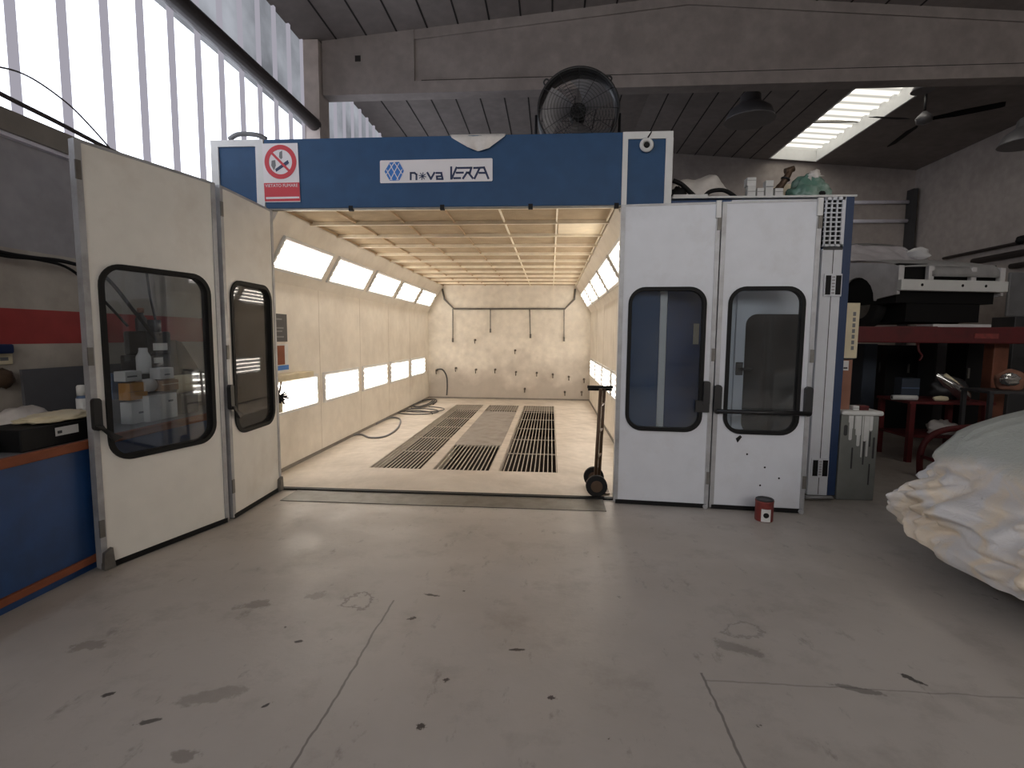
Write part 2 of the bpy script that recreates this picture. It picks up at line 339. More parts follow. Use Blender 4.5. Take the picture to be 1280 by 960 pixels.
# floor, with the booth's own floor left out
bm = bmesh.new()
for x0, x1, y0, y1 in ((XL-.2, XR+.2, YF-.2, BY0), (XL-.2, BX0, BY0, BY1), (BX1, XR+.2, BY0, BY1), (XL-.2, XR+.2, BY1, YB+.2)):
    bm_box(bm, x0, x1, y0, y1, -.15, 0)
FM = bpy.data.materials.new('painted_concrete_floor'); FM.use_nodes = True
def floor_material():
    nt = FM.node_tree; b = nt.nodes['Principled BSDF']; L = nt.links.new
    tc = N(nt, 'ShaderNodeTexCoord'); P = tc.outputs['Object']
    def noise_(sc, det=8, rough=.6, st=None):
        v = P
        if st:
            mp = N(nt, 'ShaderNodeMapping'); mp.inputs['Scale'].default_value = st; L(P, mp.inputs[0]); v = mp.outputs[0]
        n = N(nt, 'ShaderNodeTexNoise'); n.inputs['Scale'].default_value = sc; n.inputs['Detail'].default_value = det
        n.inputs['Roughness'].default_value = rough; L(v, n.inputs['Vector']); return n.outputs[0]
    def rng(s, a, b_, c, d):
        m_ = N(nt, 'ShaderNodeMapRange'); L(s, m_.inputs[0])
        for i, v in enumerate((a, b_, c, d)): m_.inputs[i+1].default_value = v
        return m_.outputs[0]
    def mixc(fac, a, col):
        x = N(nt, 'ShaderNodeMix', data_type='RGBA'); L(fac, x.inputs[0]); L(a, x.inputs[6]); x.inputs[7].default_value = lin(col); return x.outputs[2]
    base = N(nt, 'ShaderNodeRGB'); base.outputs[0].default_value = lin((180, 173, 166)); c = base.outputs[0]
    c = mixc(rng(noise_(.7), .4, .65, 0, .55), c, (154, 146, 137))
    c = mixc(rng(noise_(2.6, 10, .7), .52, .74, 0, .5), c, (126, 117, 108))
    c = mixc(rng(noise_(9, 8, .7, (1, .45, 1)), .6, .76, 0, .75), c, (104, 95, 86))
    c = mixc(rng(noise_(.9, 5), .58, .7, 0, .4), c, (200, 194, 188))
    # paint chips and drips: scattered dark specks
    vo = N(nt, 'ShaderNodeTexVoronoi'); vo.inputs['Scale'].default_value = 3.2; L(P, vo.inputs['Vector'])
    wob = rng(noise_(60, 5), .25, .75, -.05, .05)
    ad = N(nt, 'ShaderNodeMath', operation='ADD'); L(vo.outputs['Distance'], ad.inputs[0]); L(wob, ad.inputs[1])
    c = mixc(rng(ad.outputs[0], .012, .03, .8, 0), c, (58, 50, 45))
    # larger scuffs of their own shape
    def spot(px, py, rx, ry, a, col, amt, ring=False):
        nonlocal c
        w = at(px, py, Z=0)
        mp = N(nt, 'ShaderNodeMapping', vector_type='TEXTURE'); mp.inputs['Location'].default_value = (w.x, w.y, 0)
        mp.inputs['Rotation'].default_value = (0, 0, math.radians(a)); mp.inputs['Scale'].default_value = (rx, ry, 1); L(P, mp.inputs[0])
        ln = N(nt, 'ShaderNodeVectorMath', operation='LENGTH'); L(mp.outputs[0], ln.inputs[0])
        wb = rng(noise_(max(9, min(55, .9/max(rx, ry))), 6, .7), .25, .75, -.8, .8); s = N(nt, 'ShaderNodeMath', operation='ADD'); L(ln.outputs['Value'], s.inputs[0]); L(wb, s.inputs[1])
        if ring:
            q = N(nt, 'ShaderNodeMath', operation='SUBTRACT'); L(s.outputs[0], q.inputs[0]); q.inputs[1].default_value = 1
            q2 = N(nt, 'ShaderNodeMath', operation='ABSOLUTE'); L(q.outputs[0], q2.inputs[0]); fac = rng(q2.outputs[0], .08, .2, amt, 0)
        else: fac = rng(s.outputs[0], .75, 1.05, amt, 0)
        c = mixc(fac, c, col)
    for s in ((648, 812, .05, .012, 5, (30,26,24), .9), (515, 773, .025, .014, 20, (36,30,28), .9), (540, 744, .05, .012, -10, (46,38,34), .9),
              (558, 850, .016, .014, 0, (40,30,28), .9), (526, 908, .018, .018, 0, (34,26,24), .9), (373, 802, .02, .012, 30, (40,34,30), .9),
              (332, 882, .025, .008, 50, (30,26,24), .9), (135, 868, .03, .012, 30, (44,36,32), .9), (1138, 848, .05, .016, -50, (40,34,32), .9),
              (690, 872, .02, .014, 0, (40,26,30), .9), (186, 902, .05, .014, 25, (46,40,36), .8), (316, 756, .09, .05, 10, (100,90,80), .5),
              (265, 870, .12, .05, 25, (104,94,84), .4), (395, 745, .06, .05, 0, (108,99,90), .4), (110, 808, .09, .04, 20, (98,88,78), .45),
              (232, 945, .05, .03, 0, (92,82,74), .5), (920, 640+170, .12, .05, -20, (110,104,98), .5), (1072, 862, .12, .02, -15, (84,78,74), .6)):
        spot(*s)
    spot(450, 751, .085, .075, 0, (78, 68, 60), .55, True); spot(929, 789, .09, .07, 10, (100, 94, 90), .4, True)
    # expansion joints
    sx = N(nt, 'ShaderNodeSeparateXYZ'); L(P, sx.inputs[0])
    def joint(axis, pos, w, lo, hi, amt=.75):
        nonlocal c
        o = sx.outputs[axis]; other = sx.outputs[1-axis]
        a = N(nt, 'ShaderNodeMath', operation='SUBTRACT'); L(o, a.inputs[0]); a.inputs[1].default_value = pos
        wv = rng(noise_(5, 3), .2, .8, -.012, .012); a2 = N(nt, 'ShaderNodeMath', operation='ADD'); L(a.outputs[0], a2.inputs[0]); L(wv, a2.inputs[1])
        a3 = N(nt, 'ShaderNodeMath', operation='ABSOLUTE'); L(a2.outputs[0], a3.inputs[0])
        f_ = rng(a3.outputs[0], w*.5, w, amt, 0)
        g1 = N(nt, 'ShaderNodeMath', operation='GREATER_THAN'); L(other, g1.inputs[0]); g1.inputs[1].default_value = lo
        g2 = N(nt, 'ShaderNodeMath', operation='LESS_THAN'); L(other, g2.inputs[0]); g2.inputs[1].default_value = hi
        m1 = N(nt, 'ShaderNodeMath', operation='MULTIPLY'); L(g1.outputs[0], m1.inputs[0]); L(g2.outputs[0], m1.inputs[1])
        m2 = N(nt, 'ShaderNodeMath', operation='MULTIPLY'); L(m1.outputs[0], m2.inputs[0]); L(f_, m2.inputs[1])
        c = mixc(m2.outputs[0], c, (58, 52, 48))
    joint(0, -.87, .007, -6, 2.75, .6); joint(0, .70, .007, -6, 2.25, .6); joint(1, 2.2, .006, .7, 8, .35)
    L(c, b.inputs['Base Color'])
    L(rng(noise_(2.2, 8), .3, .7, .30, .52), b.inputs['Roughness']); b.inputs['Specular IOR Level'].default_value = .4
    bp = N(nt, 'ShaderNodeBump'); bp.inputs['Strength'].default_value = .12; bp.inputs['Distance'].default_value = .01
    L(noise_(24, 6), bp.inputs['Height']); L(bp.outputs[0], b.inputs['Normal'])
floor_material(); M['floor'] = FM
struct('floor', bm, 'floor', 'worn grey painted concrete workshop floor with stains and joints', 'floor')

# left wall: masonry with a red stripe, a grey recessed board and a sill under the glazing
bm = bmesh.new()
bm_box(bm, XL-.25, XL, YF, YB, 0, 1.42, 0)
bm_box(bm, XL-.25, XL+.001, YF, YB, 1.42, 1.655, 1)
bm_box(bm, XL-.25, XL, YF, YB, 1.655, 2.05, 0)
bm_box(bm, XL-.25, XL-.03, YF, YB, 2.05, 2.79, 2)
bm_box(bm, XL-.03, XL, 4.9, YB, 2.05, 2.79, 0)
bm_box(bm, XL-.25, XL+.04, YF, YB, 2.79, 2.93, 3)
bm_box(bm, XL-.03, XL+.015, YF, 4.9, 2.765, 2.79, 4)
struct('wall_left', bm, ['wallw', 'red', 'wallg', 'sill', 'mull'], 'grimy white left wall with red stripe under tall glazing', 'wall')
# glazing above it
bm = bmesh.new(); bm2 = bmesh.new(); bm3 = bmesh.new()
y = YF
ys = []
while y < YB:
    ys.append(y); y += .377
off = 3.75 - min(ys, key=lambda q: abs(q-3.75)); ys = [q + off for q in ys]
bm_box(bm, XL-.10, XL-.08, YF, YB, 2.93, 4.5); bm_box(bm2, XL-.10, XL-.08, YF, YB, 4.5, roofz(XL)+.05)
for q in ys: bm_box(bm3, XL-.079, XL-.04, q-.022, q+.022, 2.93, roofz(XL))
w = struct('window_1', bm, 'pane', 'bright translucent channel glazing along the left wall', 'window')
part(obj('pane_upper', bm2, 'paneshade', w), 'grimy upper glazing row, greyed to stand for eave shade')
obj('glass_rib', bm3, 'rib', w)
bm = tube([(XL+.1, YF, 4.52), (XL+.1, 7.55, 4.52)], .09, 16)
struct('trim_1', bm, 'pipe', 'dark round steel tube running along the left glazing', 'steel tube')
# column and tapered roof beam
bm = bmesh.new(); bm_box(bm, XL-.08, -3.37, 7.52, 7.85, 0, roofz(XL))
struct('column', bm, 'post2', 'square concrete column in the left glazing carrying the beam', 'column')
bm = bmesh.new()
def beam_pt(u, v, d): return Vector((u, d, v))
def bslice(x0, x1, zb0, zt0, zt1, y0, y1):
    prism([(x0, zb0), (x1, zb0), (x1, zt1), (x0, zt0)], beam_pt, y0, y1, bm)
def beamrun(xa, xb, zlo, inset_top, y0, y1):
    for a, b in ((xa, min(xb, RIDGE)), (RIDGE, xb)):
        bslice(a, b, zlo, roofz(a)-inset_top, roofz(b)-inset_top, y0, y1)
beamrun(-3.35, XR, 5.13, .0, 7.635, 7.80)                       # web
bm_box(bm, -2.0, XR, 7.6, 7.82, 4.95, 5.115); bm_box(bm, -1.9, XR, 7.615, 7.8, 5.115, 5.132, 1)                     # bottom flange, and a dark strip standing in for the groove shadow
prism([(-3.35, 4.95), (-2.0, 4.95), (-2.0, roofz(-2.0)), (-3.35, roofz(-3.35))], beam_pt, 7.6, 7.82, bm)   # solid end block
for a, b in ((-2.0, RIDGE), (RIDGE, XR)):                       # top flange
    prism([(a, roofz(a)-.13), (b, roofz(b)-.13), (b, roofz(b)), (a, roofz(a))], beam_pt, 7.61, 7.82, bm)
bm_box(bm, -2.86, -2.78, 7.592, 7.6, 5.40, 5.48, 1)
for f_ in bm.faces[-6:]: f_.material_index = 1
struct('roof_beam', bm, ['concrete', 'seamshade'], 'long tapered concrete roof beam crossing above the booth', 'beam')
# roof: two pitched planes of slabs with dark joints; skylight wells left open
SKX0, SKX1, SKY0, SKY1 = 5.20, 6.32, 8.2, 13.4
bm = bmesh.new()
def slab(x0, x1, y0, y1, th=.15):
    v = [bm.verts.new((x, y_, roofz(x)+dz)) for dz in (0, th) for x, y_ in ((x0, y0), (x1, y0), (x1, y1), (x0, y1))]
    for f in ((0,3,2,1)[::-1], (4,5,6,7), (0,1,5,4), (1,2,6,5), (2,3,7,6), (3,0,4,7)): bm.faces.new([v[i] for i in f])
slab(XL-.2, RIDGE, YF-.2, YB+.2); slab(RIDGE, SKX0, YF-.2, YB+.2); slab(SKX1, XR+.2, YF-.2, YB+.2)
slab(SKX0, SKX1, YF-.2, 1.0); slab(SKX0, SKX1, 5.5, SKY0); slab(SKX0, SKX1, SKY1, YB+.2)
bmesh.ops.recalc_face_normals(bm, faces=bm.faces[:])
n0 = len(bm.faces)
x = XL + .42
while x < SKX0:
    if abs(x-RIDGE) > .1: bm_box(bm, x-.012, x+.012, YF, YB, roofz(x)-.004, roofz(x)+.02, 1)
    x += .44
struct('ceiling', bm, ['ceil', 'seamshade'], 'pitched dark grey slab ceiling with joints along the hall', 'ceiling')
for k, (sy0, sy1) in enumerate(((SKY0, SKY1), (1.0, 5.5))):  # second well is out of view, added to light the covered car
    bm = bmesh.new(); h = .55
    for x0, x1, y0, y1 in ((SKX0, SKX0+.03, sy0, sy1), (SKX1-.03, SKX1, sy0, sy1), (SKX0, SKX1, sy0, sy0+.03), (SKX0, SKX1, sy1-.03, sy1)):
        prism([(x0, roofz(x0)-.004), (x1, roofz(x1)-.004), (x1, roofz(SKX0)+h), (x0, roofz(SKX0)+h)], beam_pt, y0, y1, bm)
    n = int((sy1-sy0)/.02); s2 = bmesh.new()
    def cor(i, j):
        y_ = sy0 + (sy1-sy0)*i/n; x_ = SKX0+.02 + (SKX1-SKX0-.04)*j
        return (x_, y_, roofz(x_) + .27 + .030*math.sin(2*PI*y_/.30))
    grid(n+1, 2, cor, s2)
    wn = struct('window_%d' % (k+2), bm, 'post', ['white framed skylight well above the rear of the hall', 'unseen white framed skylight well added to light the covered car'][k], 'skylight')
    obj('corrugated_sheet', s2, 'sky', wn)
    bb = bmesh.new()
    for y_ in ((sy0+sy1)/2-1.2, (sy0+sy1)/2+.9): bm_box(bb, SKX0, SKX1, y_-.03, y_+.03, roofz(SKX1)+.25, roofz(SKX1)+.29)
    obj('purlin', bb, 'steel', wn)
# rear, right and front walls
bm = bmesh.new()
prism([(XL-.2, 0), (XR+.2, 0), (XR+.2, roofz(XR+.2)), (RIDGE, ZR), (XL-.2, roofz(XL-.2))], beam_pt, YB, YB+.2, bm)
struct('wall_rear', bm, 'wallr', 'dim grey rear wall of the hall', 'wall')
bm = bmesh.new(); bm_box(bm, XR, XR+.2, YF, YB, 0, roofz(XR))
struct('wall_right', bm, 'wallr', 'dim grey right wall behind the car lift', 'wall')
# front wall behind the viewer, with an unseen, added gate glazing
bm = bmesh.new()
GX0, GX1, GZ0, GZ1 = -3.3, 8.2, 3.15, 5.2
for x0, x1, z0, z1 in ((XL-.2, GX0, 0, 5.7), (GX1, XR+.2, 0, 5.5), (GX0, GX1, 0, GZ0), (GX0, GX1, GZ1, 5.7)):
    bm_box(bm, x0, x1, YF-.2, YF, z0, z1)
struct('wall_front', bm, 'wallr', 'grey front wall under the added clerestory glazing', 'wall')
bm = bmesh.new(); bm_box(bm, GX0, GX1, YF-.12, YF-.1, GZ0, GZ1)
wn = struct('window_4', bm, 'fill', 'unseen clerestory glazing added as fill light', 'window')
bm = bmesh.new()
for i in range(12): bm_box(bm, GX0+i*1.03-.03, GX0+i*1.03+.03, YF-.1, YF-.05, GZ0, GZ1)
obj('added_mullion', bm, 'mull', wn)

# ================================================================== SPRAY BOOTH
booth = thing('spray_booth', 'large spray paint booth with blue header, cream lit inside and slatted floor', 'spray booth', (-1.0, BY0, 0))
HZ0, HZ1, HY = 2.65, 3.28, 4.74
obj('header_panel', box(-2.66, .6, HY, HY+.06, HZ0+.012, HZ1, .006), 'blue', booth)
part(obj('header_edge', box(-2.66, .6, HY+.004, HY+.05, HZ0, HZ0+.012), 'steel', booth), 'thin metal lower edge')
for x in (-1.85, -1.0, -.2, .56): obj('latch', box(x-.02, x+.02, HY-.004, HY+.03, HZ0-.015, HZ0+.03), 'black', booth)
for nm, x0, x1, a, b in (('l', -3.17, -2.665, .07, .075), ('r', .6, 1.03, .045, .06)):
    bm = bmesh.new()
    bm_box(bm, x0, x0+a, HY-.005, HY+.055, 0, HZ1); bm_box(bm, x1-b, x1, HY-.005, HY+.055, 0, HZ1); bm_box(bm, x0+a, x1-b, HY-.005, HY+.055, HZ1-.06, HZ1)
    p = part(obj('corner_post', bm, 'post', booth), 'white corner post with blue infill')
    part(obj('infill_panel', box(x0+a, x1-b, HY+.01, HY+.05, 0, HZ1-.06), 'blue', p), 'blue infill')
# shell
def side_wall(s):
    """cream inner wall, upright then leaning in to the ceiling; s=-1 left, +1 right"""
    cx = -1.0
    X = lambda d: cx + s*d
    bm = bmesh.new(); th = .08
    prof = [(1.92, 0), (1.92, 2.05), (1.57, 2.66), (1.57, 2.75), (2.02, 2.75), (2.02, 0)]
    prism(prof, lambda u, v, d: Vector((X(u), d, v)), BY0+.06, BY1, bm)
    o = obj('side_wall', bm, 'inwall', booth)
    for y_ in (6.35, 7.75, 9.15, 10.55):
        a, b = sorted((X(1.9185), X(1.92))); obj('panel_joint', box(a, b, y_-.003, y_+.003, 0, 2.05), 'sillc', o)
    return o
for x0, x1, y0, y1 in ((-2.921, -2.905, BY0+.07, BY1), (.905, .921, BY0+.07, BY1), (-2.905, .905, BY1-.016, BY1)):
    part(obj('floor_seal', box(x0, x1, y0, y1, 0, .035), 'sill', booth), 'grimy floor sealing strip')
wl = side_wall(-1); wr = side_wall(1)
bm = box(-3.02, 1.02, BY1, BY1+.1, 0, 2.75); obj('back_wall', bm, 'backwall', booth)
part(obj('roof_plenum', box(-3.05, 1.05, HY+.065, BY1+.1, 2.76, HZ1-.02, .01), 'post', booth), 'white plenum roof')
obj('ceiling_filter', box(-2.57, .57, HY+.065, BY1, 2.69, 2.72), 'filter', booth)
bars = [4.81] + [5.45 + .68*i for i in range(10)]; lons = [-2.07, -1.55, -1.02, -.5, .04]
for y_ in bars: obj('filter_bar', box(-2.58, .58, y_-.012, y_+.012, 2.652, 2.692), 'bar', booth)
for x_ in lons + [-2.55, .55]: obj('filter_bar', box(x_-.008, x_+.008, HY+.065, BY1, 2.672, 2.692), 'barl' if x_ < -.6 else 'bar', booth)
part(obj('filter_panel', box(.06, .535, 5.47, 6.11, 2.675, 2.688), 'filterl', booth), 'pale fresh filter panel')
# back wall air pipe with drops, hooks
pth = [at(553, 361, Y=12.16), at(555.5, 374, Y=12.16), at(567.5, 386, Y=12.16), at(706, 386, Y=12.16), at(718, 374, Y=12.16), at(719, 361, Y=12.16)]
pb = part(obj('air_pipe', tube(pth, .022, 10), 'steel', booth), 'grey pipe around the back wall')
for a in ((566, 386, 566, 426), (613, 386, 613, 414), (662, 386, 663, 421), (705, 386, 705, 425)):
    p0 = at(a[0], a[1], Y=12.14); p1 = at(a[2], a[3], Y=12.14)
    bm = tube([p0, p1], .012, 8); tube([p1+Vector((0,0,.06)), p1-Vector((0,0,.03))], .022, 8, bm)
    obj('air_drop', bm, 'steel', pb)
hooks = [(546,463), (570,460), (594,425), (644,438), (595,462), (619,462), (645,465), (671,466), (691,468), (711,471), (730,474), (656,486), (706,490), (727,490)]
for i, (px, py) in enumerate(hooks):
    c = at(px, py, Y=12.17)
    bm = cyl(c + Vector((0, .03, 0)), c + Vector((0, -.04, 0)), .026, 10)
    tube([c + Vector((0, -.05, .0)), c + Vector((0, -.09, -.02)), c + Vector((0, -.07, -.08))], .011, 8, bm)
    obj('wall_hook', bm, 'hook', booth)
# light fixtures: lamp box recess, reflector and four tubes
def fixture(s, y0, y1, low):
    cx = -1.0
    if low:
        o = Vector((cx + s*1.915, 0, .655)); e = Vector((0, 0, 1)); h = .33
    else:
        o = Vector((cx + s*1.835, 0, 2.19)); e = Vector((-s*.35, 0, .61)).normalized(); h = .31
    n = Vector((-s*1., 0, 0)); n = (n - e*n.dot(e)).normalized()          # towards the inside
    fn = lambda u, v, d: o + Vector((0, u, 0)) + e*v + n*d
    pa = [(y0-.03, -.03), (y1+.03, -.03), (y1+.03, h+.03), (y0-.03, h+.03)]; pi = [(y0, 0), (y1, 0), (y1, h), (y0, h)]
    fr = obj('light_fixture', loft(pa, pi, fn, -.012, .024), 'post', booth)
    obj('reflector', prism(pi, fn, -.008, .002), 'signwhite', fr)
    for k in range(4):
        v = h*(k+.5)/4
        obj('fluorescent_tube', tube([fn(y0+.012, v, .013), fn(y1-.012, v, .013)], .0105, 8), 'tube', fr)
for s in (-1, 1):
    for i in range(5):
        fixture(s, 5.02+1.425*i if i else 5.1, 6.22+1.425*i, False)
        fixture(s, 5.06+1.38*i if i else 5.12, 6.2+1.38*i if i < 4 else 11.72, True)
# booth floor around the grate slots, and the pit below
slots = [(-2.045, -1.435, 5.63, 11.1), (-.565, .095, 5.60, 11.15), (-1.315, -.66, 5.62, 11.1)]
bm = bmesh.new(); xs = [-2.92, -2.045, -1.435, -1.315, -.66, -.565, .095, .92]
for i in range(7):
    if i % 2 == 0: bm_box(bm, xs[i], xs[i+1], BY0, BY1, -.12, 0)
    else: bm_box(bm, xs[i], xs[i+1], BY0, 5.62, -.12, 0); bm_box(bm, xs[i], xs[i+1], 11.1, BY1, -.12, 0)
obj('booth_floor', bm, 'bfloor', booth)
bm = bmesh.new(); bm_box(bm, -2.3, .4, 5.4, 11.3, -.75, -.7)
for q in ((-2.3, -2.25, 5.4, 11.3), (.35, .4, 5.4, 11.3), (-2.3, .4, 5.4, 5.45), (-2.3, .4, 11.25, 11.3)): bm_box(bm, *q, -.7, -.12)
obj('air_pit', bm, 'pit', booth)
# grates (lift-out)
ordn = ['nearest the entrance', 'second from the entrance', 'third from the entrance', 'fourth from the entrance', 'fifth from the entrance', 'farthest from the entrance']
def grate_bm(w, l):
    bm = bmesh.new(); n = 13
    for i in range(n+1):
        x = -w/2 + .006 + (w-.012)*i/n; bm_box(bm, x-.005, x+.005, 0, l, -.012, 0)
    for y_ in (0, l-.005): bm_box(bm, -w/2, w/2, y_, y_+.005, -.014, -.003)
    return bm
for row, x0, x1 in (('left', -2.043, -1.437), ('right', -.563, .093)):
    L_ = (11.1-5.625)/6; first = None
    for k in range(6):
        y0 = 5.622 + L_*k
        if first is None: o = first = obj('floor_grate', grate_bm(x1-x0-.004, L_-.006), 'grate', None, local=True)
        else: o = dup(first)
        o.location = ((x0+x1)/2, y0, 0)
        tag(o, 'steel slatted floor grate in the %s strip, %s' % (row, ordn[k]), 'floor grate', 'slatted grates in the booth floor')
for y0, y1, lb in ((5.622, 6.97, 'short middle strip floor grate nearest the booth entrance'), (10.2, 11.098, 'short middle strip floor grate near the back wall')):
    o = obj('floor_grate', grate_bm(.65, y1-y0-.004), 'grate', None, local=True); o.location = (-.9875, y0, 0)
    tag(o, lb, 'floor grate', 'slatted grates in the booth floor')
for y0, y1, lb in ((6.972, 8.85, 'flat grey steel cover plate behind the near middle grate'), (8.852, 10.198, 'flat grey steel cover plate farther back between the grates')):
    o = obj('floor_plate', box(-1.312, -.663, y0, y1-.004, -.03, 0, .003), 'plate'); tag(o, lb, 'floor plate', 'cover plates in the booth floor')
# threshold ramp
bm = bmesh.new(); bm_box(bm, -2.42, .50, 4.38, 4.70, 0, .006)
tag(obj('threshold_plate', bm, 'steel'), 'worn flat steel threshold strip across the booth entrance', 'threshold')
part(obj('entrance_rail', box(-2.6, .6, 4.70, 4.76, -.01, .016), 'black', booth), 'dark rail at the entrance')

# ------------------------------------------------------------------ folding doors
DH = 2.62
def folding_panel(door, A, B, face, handle, wmat, prefix):
    """face=+1 if the visible side lies on the left normal of A->B"""
    fn0, L_ = frame(A, B); fn = lambda u, v, d: fn0(u, v, d*face)
    wu0, wu1, wv0, wv1 = .10, L_-.10, .69, 1.92
    hole = rrect(wu0, wu1, wv0, wv1, .13)
    p = obj('door_panel', holed_panel(.035, L_-.035, .03, DH, hole, fn, -.02, .02), wmat, door)
    for a, b in ((0.004, .04), (L_-.04, L_-.004)):
        part(obj('stile', xf(box(a, b, .0, DH+.01, -.026, .026, .006), lambda u, v, d: fn(u, v, d)) if False else
            prism([(a, .015), (b, .015), (b, DH+.012), (a, DH+.012)], fn, -.026, .026), 'alu', p), 'dull aluminium stile')
    part(obj('top_rail', prism([(.04, DH-.004), (L_-.04, DH-.004), (L_-.04, DH+.014), (.04, DH+.014)], fn, -.024, .024), 'alu', p), 'aluminium top rail')
    part(obj('bottom_seal', prism([(.02, .004), (L_-.02, .004), (L_-.02, .04), (.02, .04)], fn, -.014, .028), 'black', p), 'black rubber bottom seal')
    def shrink(e): return rrect(wu0+e, wu1-e, wv0+e, wv1-e, max(.02, .13-e))
    part(obj('window_gasket', loft(shrink(-.014), shrink(.018), fn, -.03, .034), 'black', p), 'black rubber window gasket')
    part(obj('window_pane', prism(shrink(.015), fn, -.003, .003), 'glass', p), 'clear glass pane')
    # hinges between leaves
    for v in (.22, 1.3, 2.4):
        obj('hinge', prism([(L_-.03, v), (L_+.0, v), (L_+.0, v+.11), (L_-.03, v+.11)], fn, .024, .034), 'steel', p)
    for (kind, u) in handle:
        bm = bmesh.new()
        if kind == 'bar':       # full-width push bar
            tube([fn(.02, .875, .075), fn(L_-.02, .875, .075)], .019, 10, bm)
            for q in (.03, L_-.03):
                prism(rrect(q-.03, q+.03, .85, 1.10, .028), fn, .028, .066, bm)
            tube([fn(.03, .875, .03), fn(.03, .875, .08)], .02, 8, bm); tube([fn(L_-.03, .875, .03), fn(L_-.03, .875, .08)], .02, 8, bm)
        else:
            s = 1 if kind == 'L' else -1
            prism(rrect(u-.024, u+.024, .90, 1.10, .022), fn, .028, .06, bm)
            prism([(u-.02, .93), (u+.02, .93), (u+s*.13, .84), (u+s*.08, .82)], fn, .04, .07, bm)
        obj('door_handle', bm, 'blackp', p)
    return p, fn, L_
H1, S1, E1 = (-2.60, 4.70), (-2.565, 3.86), (-2.82, 2.93)
dl = thing('folding_door', 'cream folding booth door standing open on the left beside the blue workbench', 'door', (-2.58, 3.86, 0), 'folding doors of the booth')
p1, f1, l1 = folding_panel(dl, H1, (S1[0], S1[1]+.015), +1, [('R', .82)], 'white', '')
p2, f2, l2 = folding_panel(dl, (S1[0]-.004, S1[1]-.015), E1, +1, [('R', .93)], 'white', '')
R0, R1, R2 = (.585, 4.64), (1.41, 4.575), (2.195, 4.52)
dr = thing('folding_door', 'cool white folding booth door folded back on the right of the entrance', 'door', (1.41, 4.57, 0), 'folding doors of the booth')
q1, g1, m1 = folding_panel(dr, R0, (R1[0]-.001, R1[1]), -1, [], 'rwhite', '')
bm = bmesh.new()
prism(rrect(m1-.09, m1-.035, .92, 1.13, .02), g1, .028, .07, bm); prism([(m1-.15, .86), (m1-.035, .86), (m1-.035, .96), (m1-.15, .96)], g1, .03, .06, bm)
obj('door_handle', bm, 'blackp', q1)
q2, g2, m2 = folding_panel(dr, (R1[0]+.001, R1[1]), R2, -1, [('bar', 0)], 'rwhite', '')
bm = bmesh.new(); prism([(.20, .635), (.235, .665), (.25, .65), (.215, .60)], g2, .018, .026, bm); obj('black_tab', bm, 'black', q2)
bm = bmesh.new()
for u, v in ((.45, .39), (.42, .23), (.57, .30), (.30, .5)): prism(rrect(u-.008, u+.008, v-.008, v+.008, .007, 3), g2, .018, .0215, bm)
part(obj('paint_chip', bm, 'black', q2), 'dark paint chips')
bm = bmesh.new()
for o_, fn_, L_ in ((q1, g1, m1), (q2, g2, m2)):
    w_ = cyl(fn_(L_-.03, .02, .0), fn_(L_-.03, .02, .05), .02, 14); obj('door_wheel', w_, 'alu', o_)
    obj('hinge_block', prism([(L_-.045, 2.5), (L_-.005, 2.5), (L_-.005, 2.64), (L_-.045, 2.64)], fn_, .02, .045), 'post', o_)
for o_, fn_, L_ in ((p1, f1, .03), (p2, f2, l2-.05)):
    obj('foot_guide', prism([(L_-.02, .012), (L_+.05, .012), (L_+.04, .12), (L_-.01, .14)], fn_, .02, .05), 'steel', o_)

# ------------------------------------------------------------------ signs, camera, cloth and cable on the header
YS = HY - .004
s_ = 62/709.
def sp(x, y, d=0): return at(322 + x*s_, 172 + y*s_, Y=YS - d)
sign = thing('no_smoking_sign', 'white and red no-smoking sign on the left end of the blue header', 'sign', sp(330, 920))
c0 = sp(330, 350); R_ = (sp(555, 350) - sp(100, 350)).length/2
def quad(pts, d0, d1):
    bm = bmesh.new(); a = [bm.verts.new(sp(x, y, d0)) for x, y in pts]; b = [bm.verts.new(sp(x, y, d1)) for x, y in pts]
    bm.faces.new(a); bm.faces.new(b[::-1])
    for i in range(len(pts)): bm.faces.new((a[i], a[(i+1)%len(pts)], b[(i+1)%len(pts)], b[i]))
    bmesh.ops.recalc_face_normals(bm, faces=bm.faces[:]); return bm
obj('board', quad([(62, 85), (570, 78), (612, 918), (104, 925)], -.003, .003), 'signwhite', sign)
circ = lambda r: [(math.cos(2*PI*i/40)*r, math.sin(2*PI*i/40)*r) for i in range(40)]
fnc = lambda u, v, d: Vector((c0.x+u, YS-d, c0.z+v))
bm = loft(circ(R_), circ(R_*.73), fnc, .003, .006); r2 = R_*.8
prism([(-r2*.74, r2*.62), (-r2*.62, r2*.74), (r2*.74, -r2*.62), (r2*.62, -r2*.74)], fnc, .005, .007, bm)
obj('prohibition_ring', bm, 'signred', sign)
bm = quad([(250, 450), (430, 320), (450, 365), (265, 490)], .003, .005); obj('cigarette', bm, 'logodark', sign)
bm = quad([(200, 330), (250, 320), (262, 400), (235, 470), (195, 400)], .003, .0045)
b2 = quad([(310, 210), (350, 185), (355, 290), (335, 310), (305, 280)], .003, .0045); me_ = bpy.data.meshes.new('t'); b2.to_mesh(me_); b2.free(); bm.from_mesh(me_)
obj('smoke', bm, 'mgrey', sign)
obj('red_band', quad([(90, 650), (598, 640), (608, 905), (104, 912)], .003, .005), 'signred', sign)
obj('white_bar', quad([(120, 850), (595, 842), (597, 868), (122, 880)], .005, .006), 'signwhite', sign)
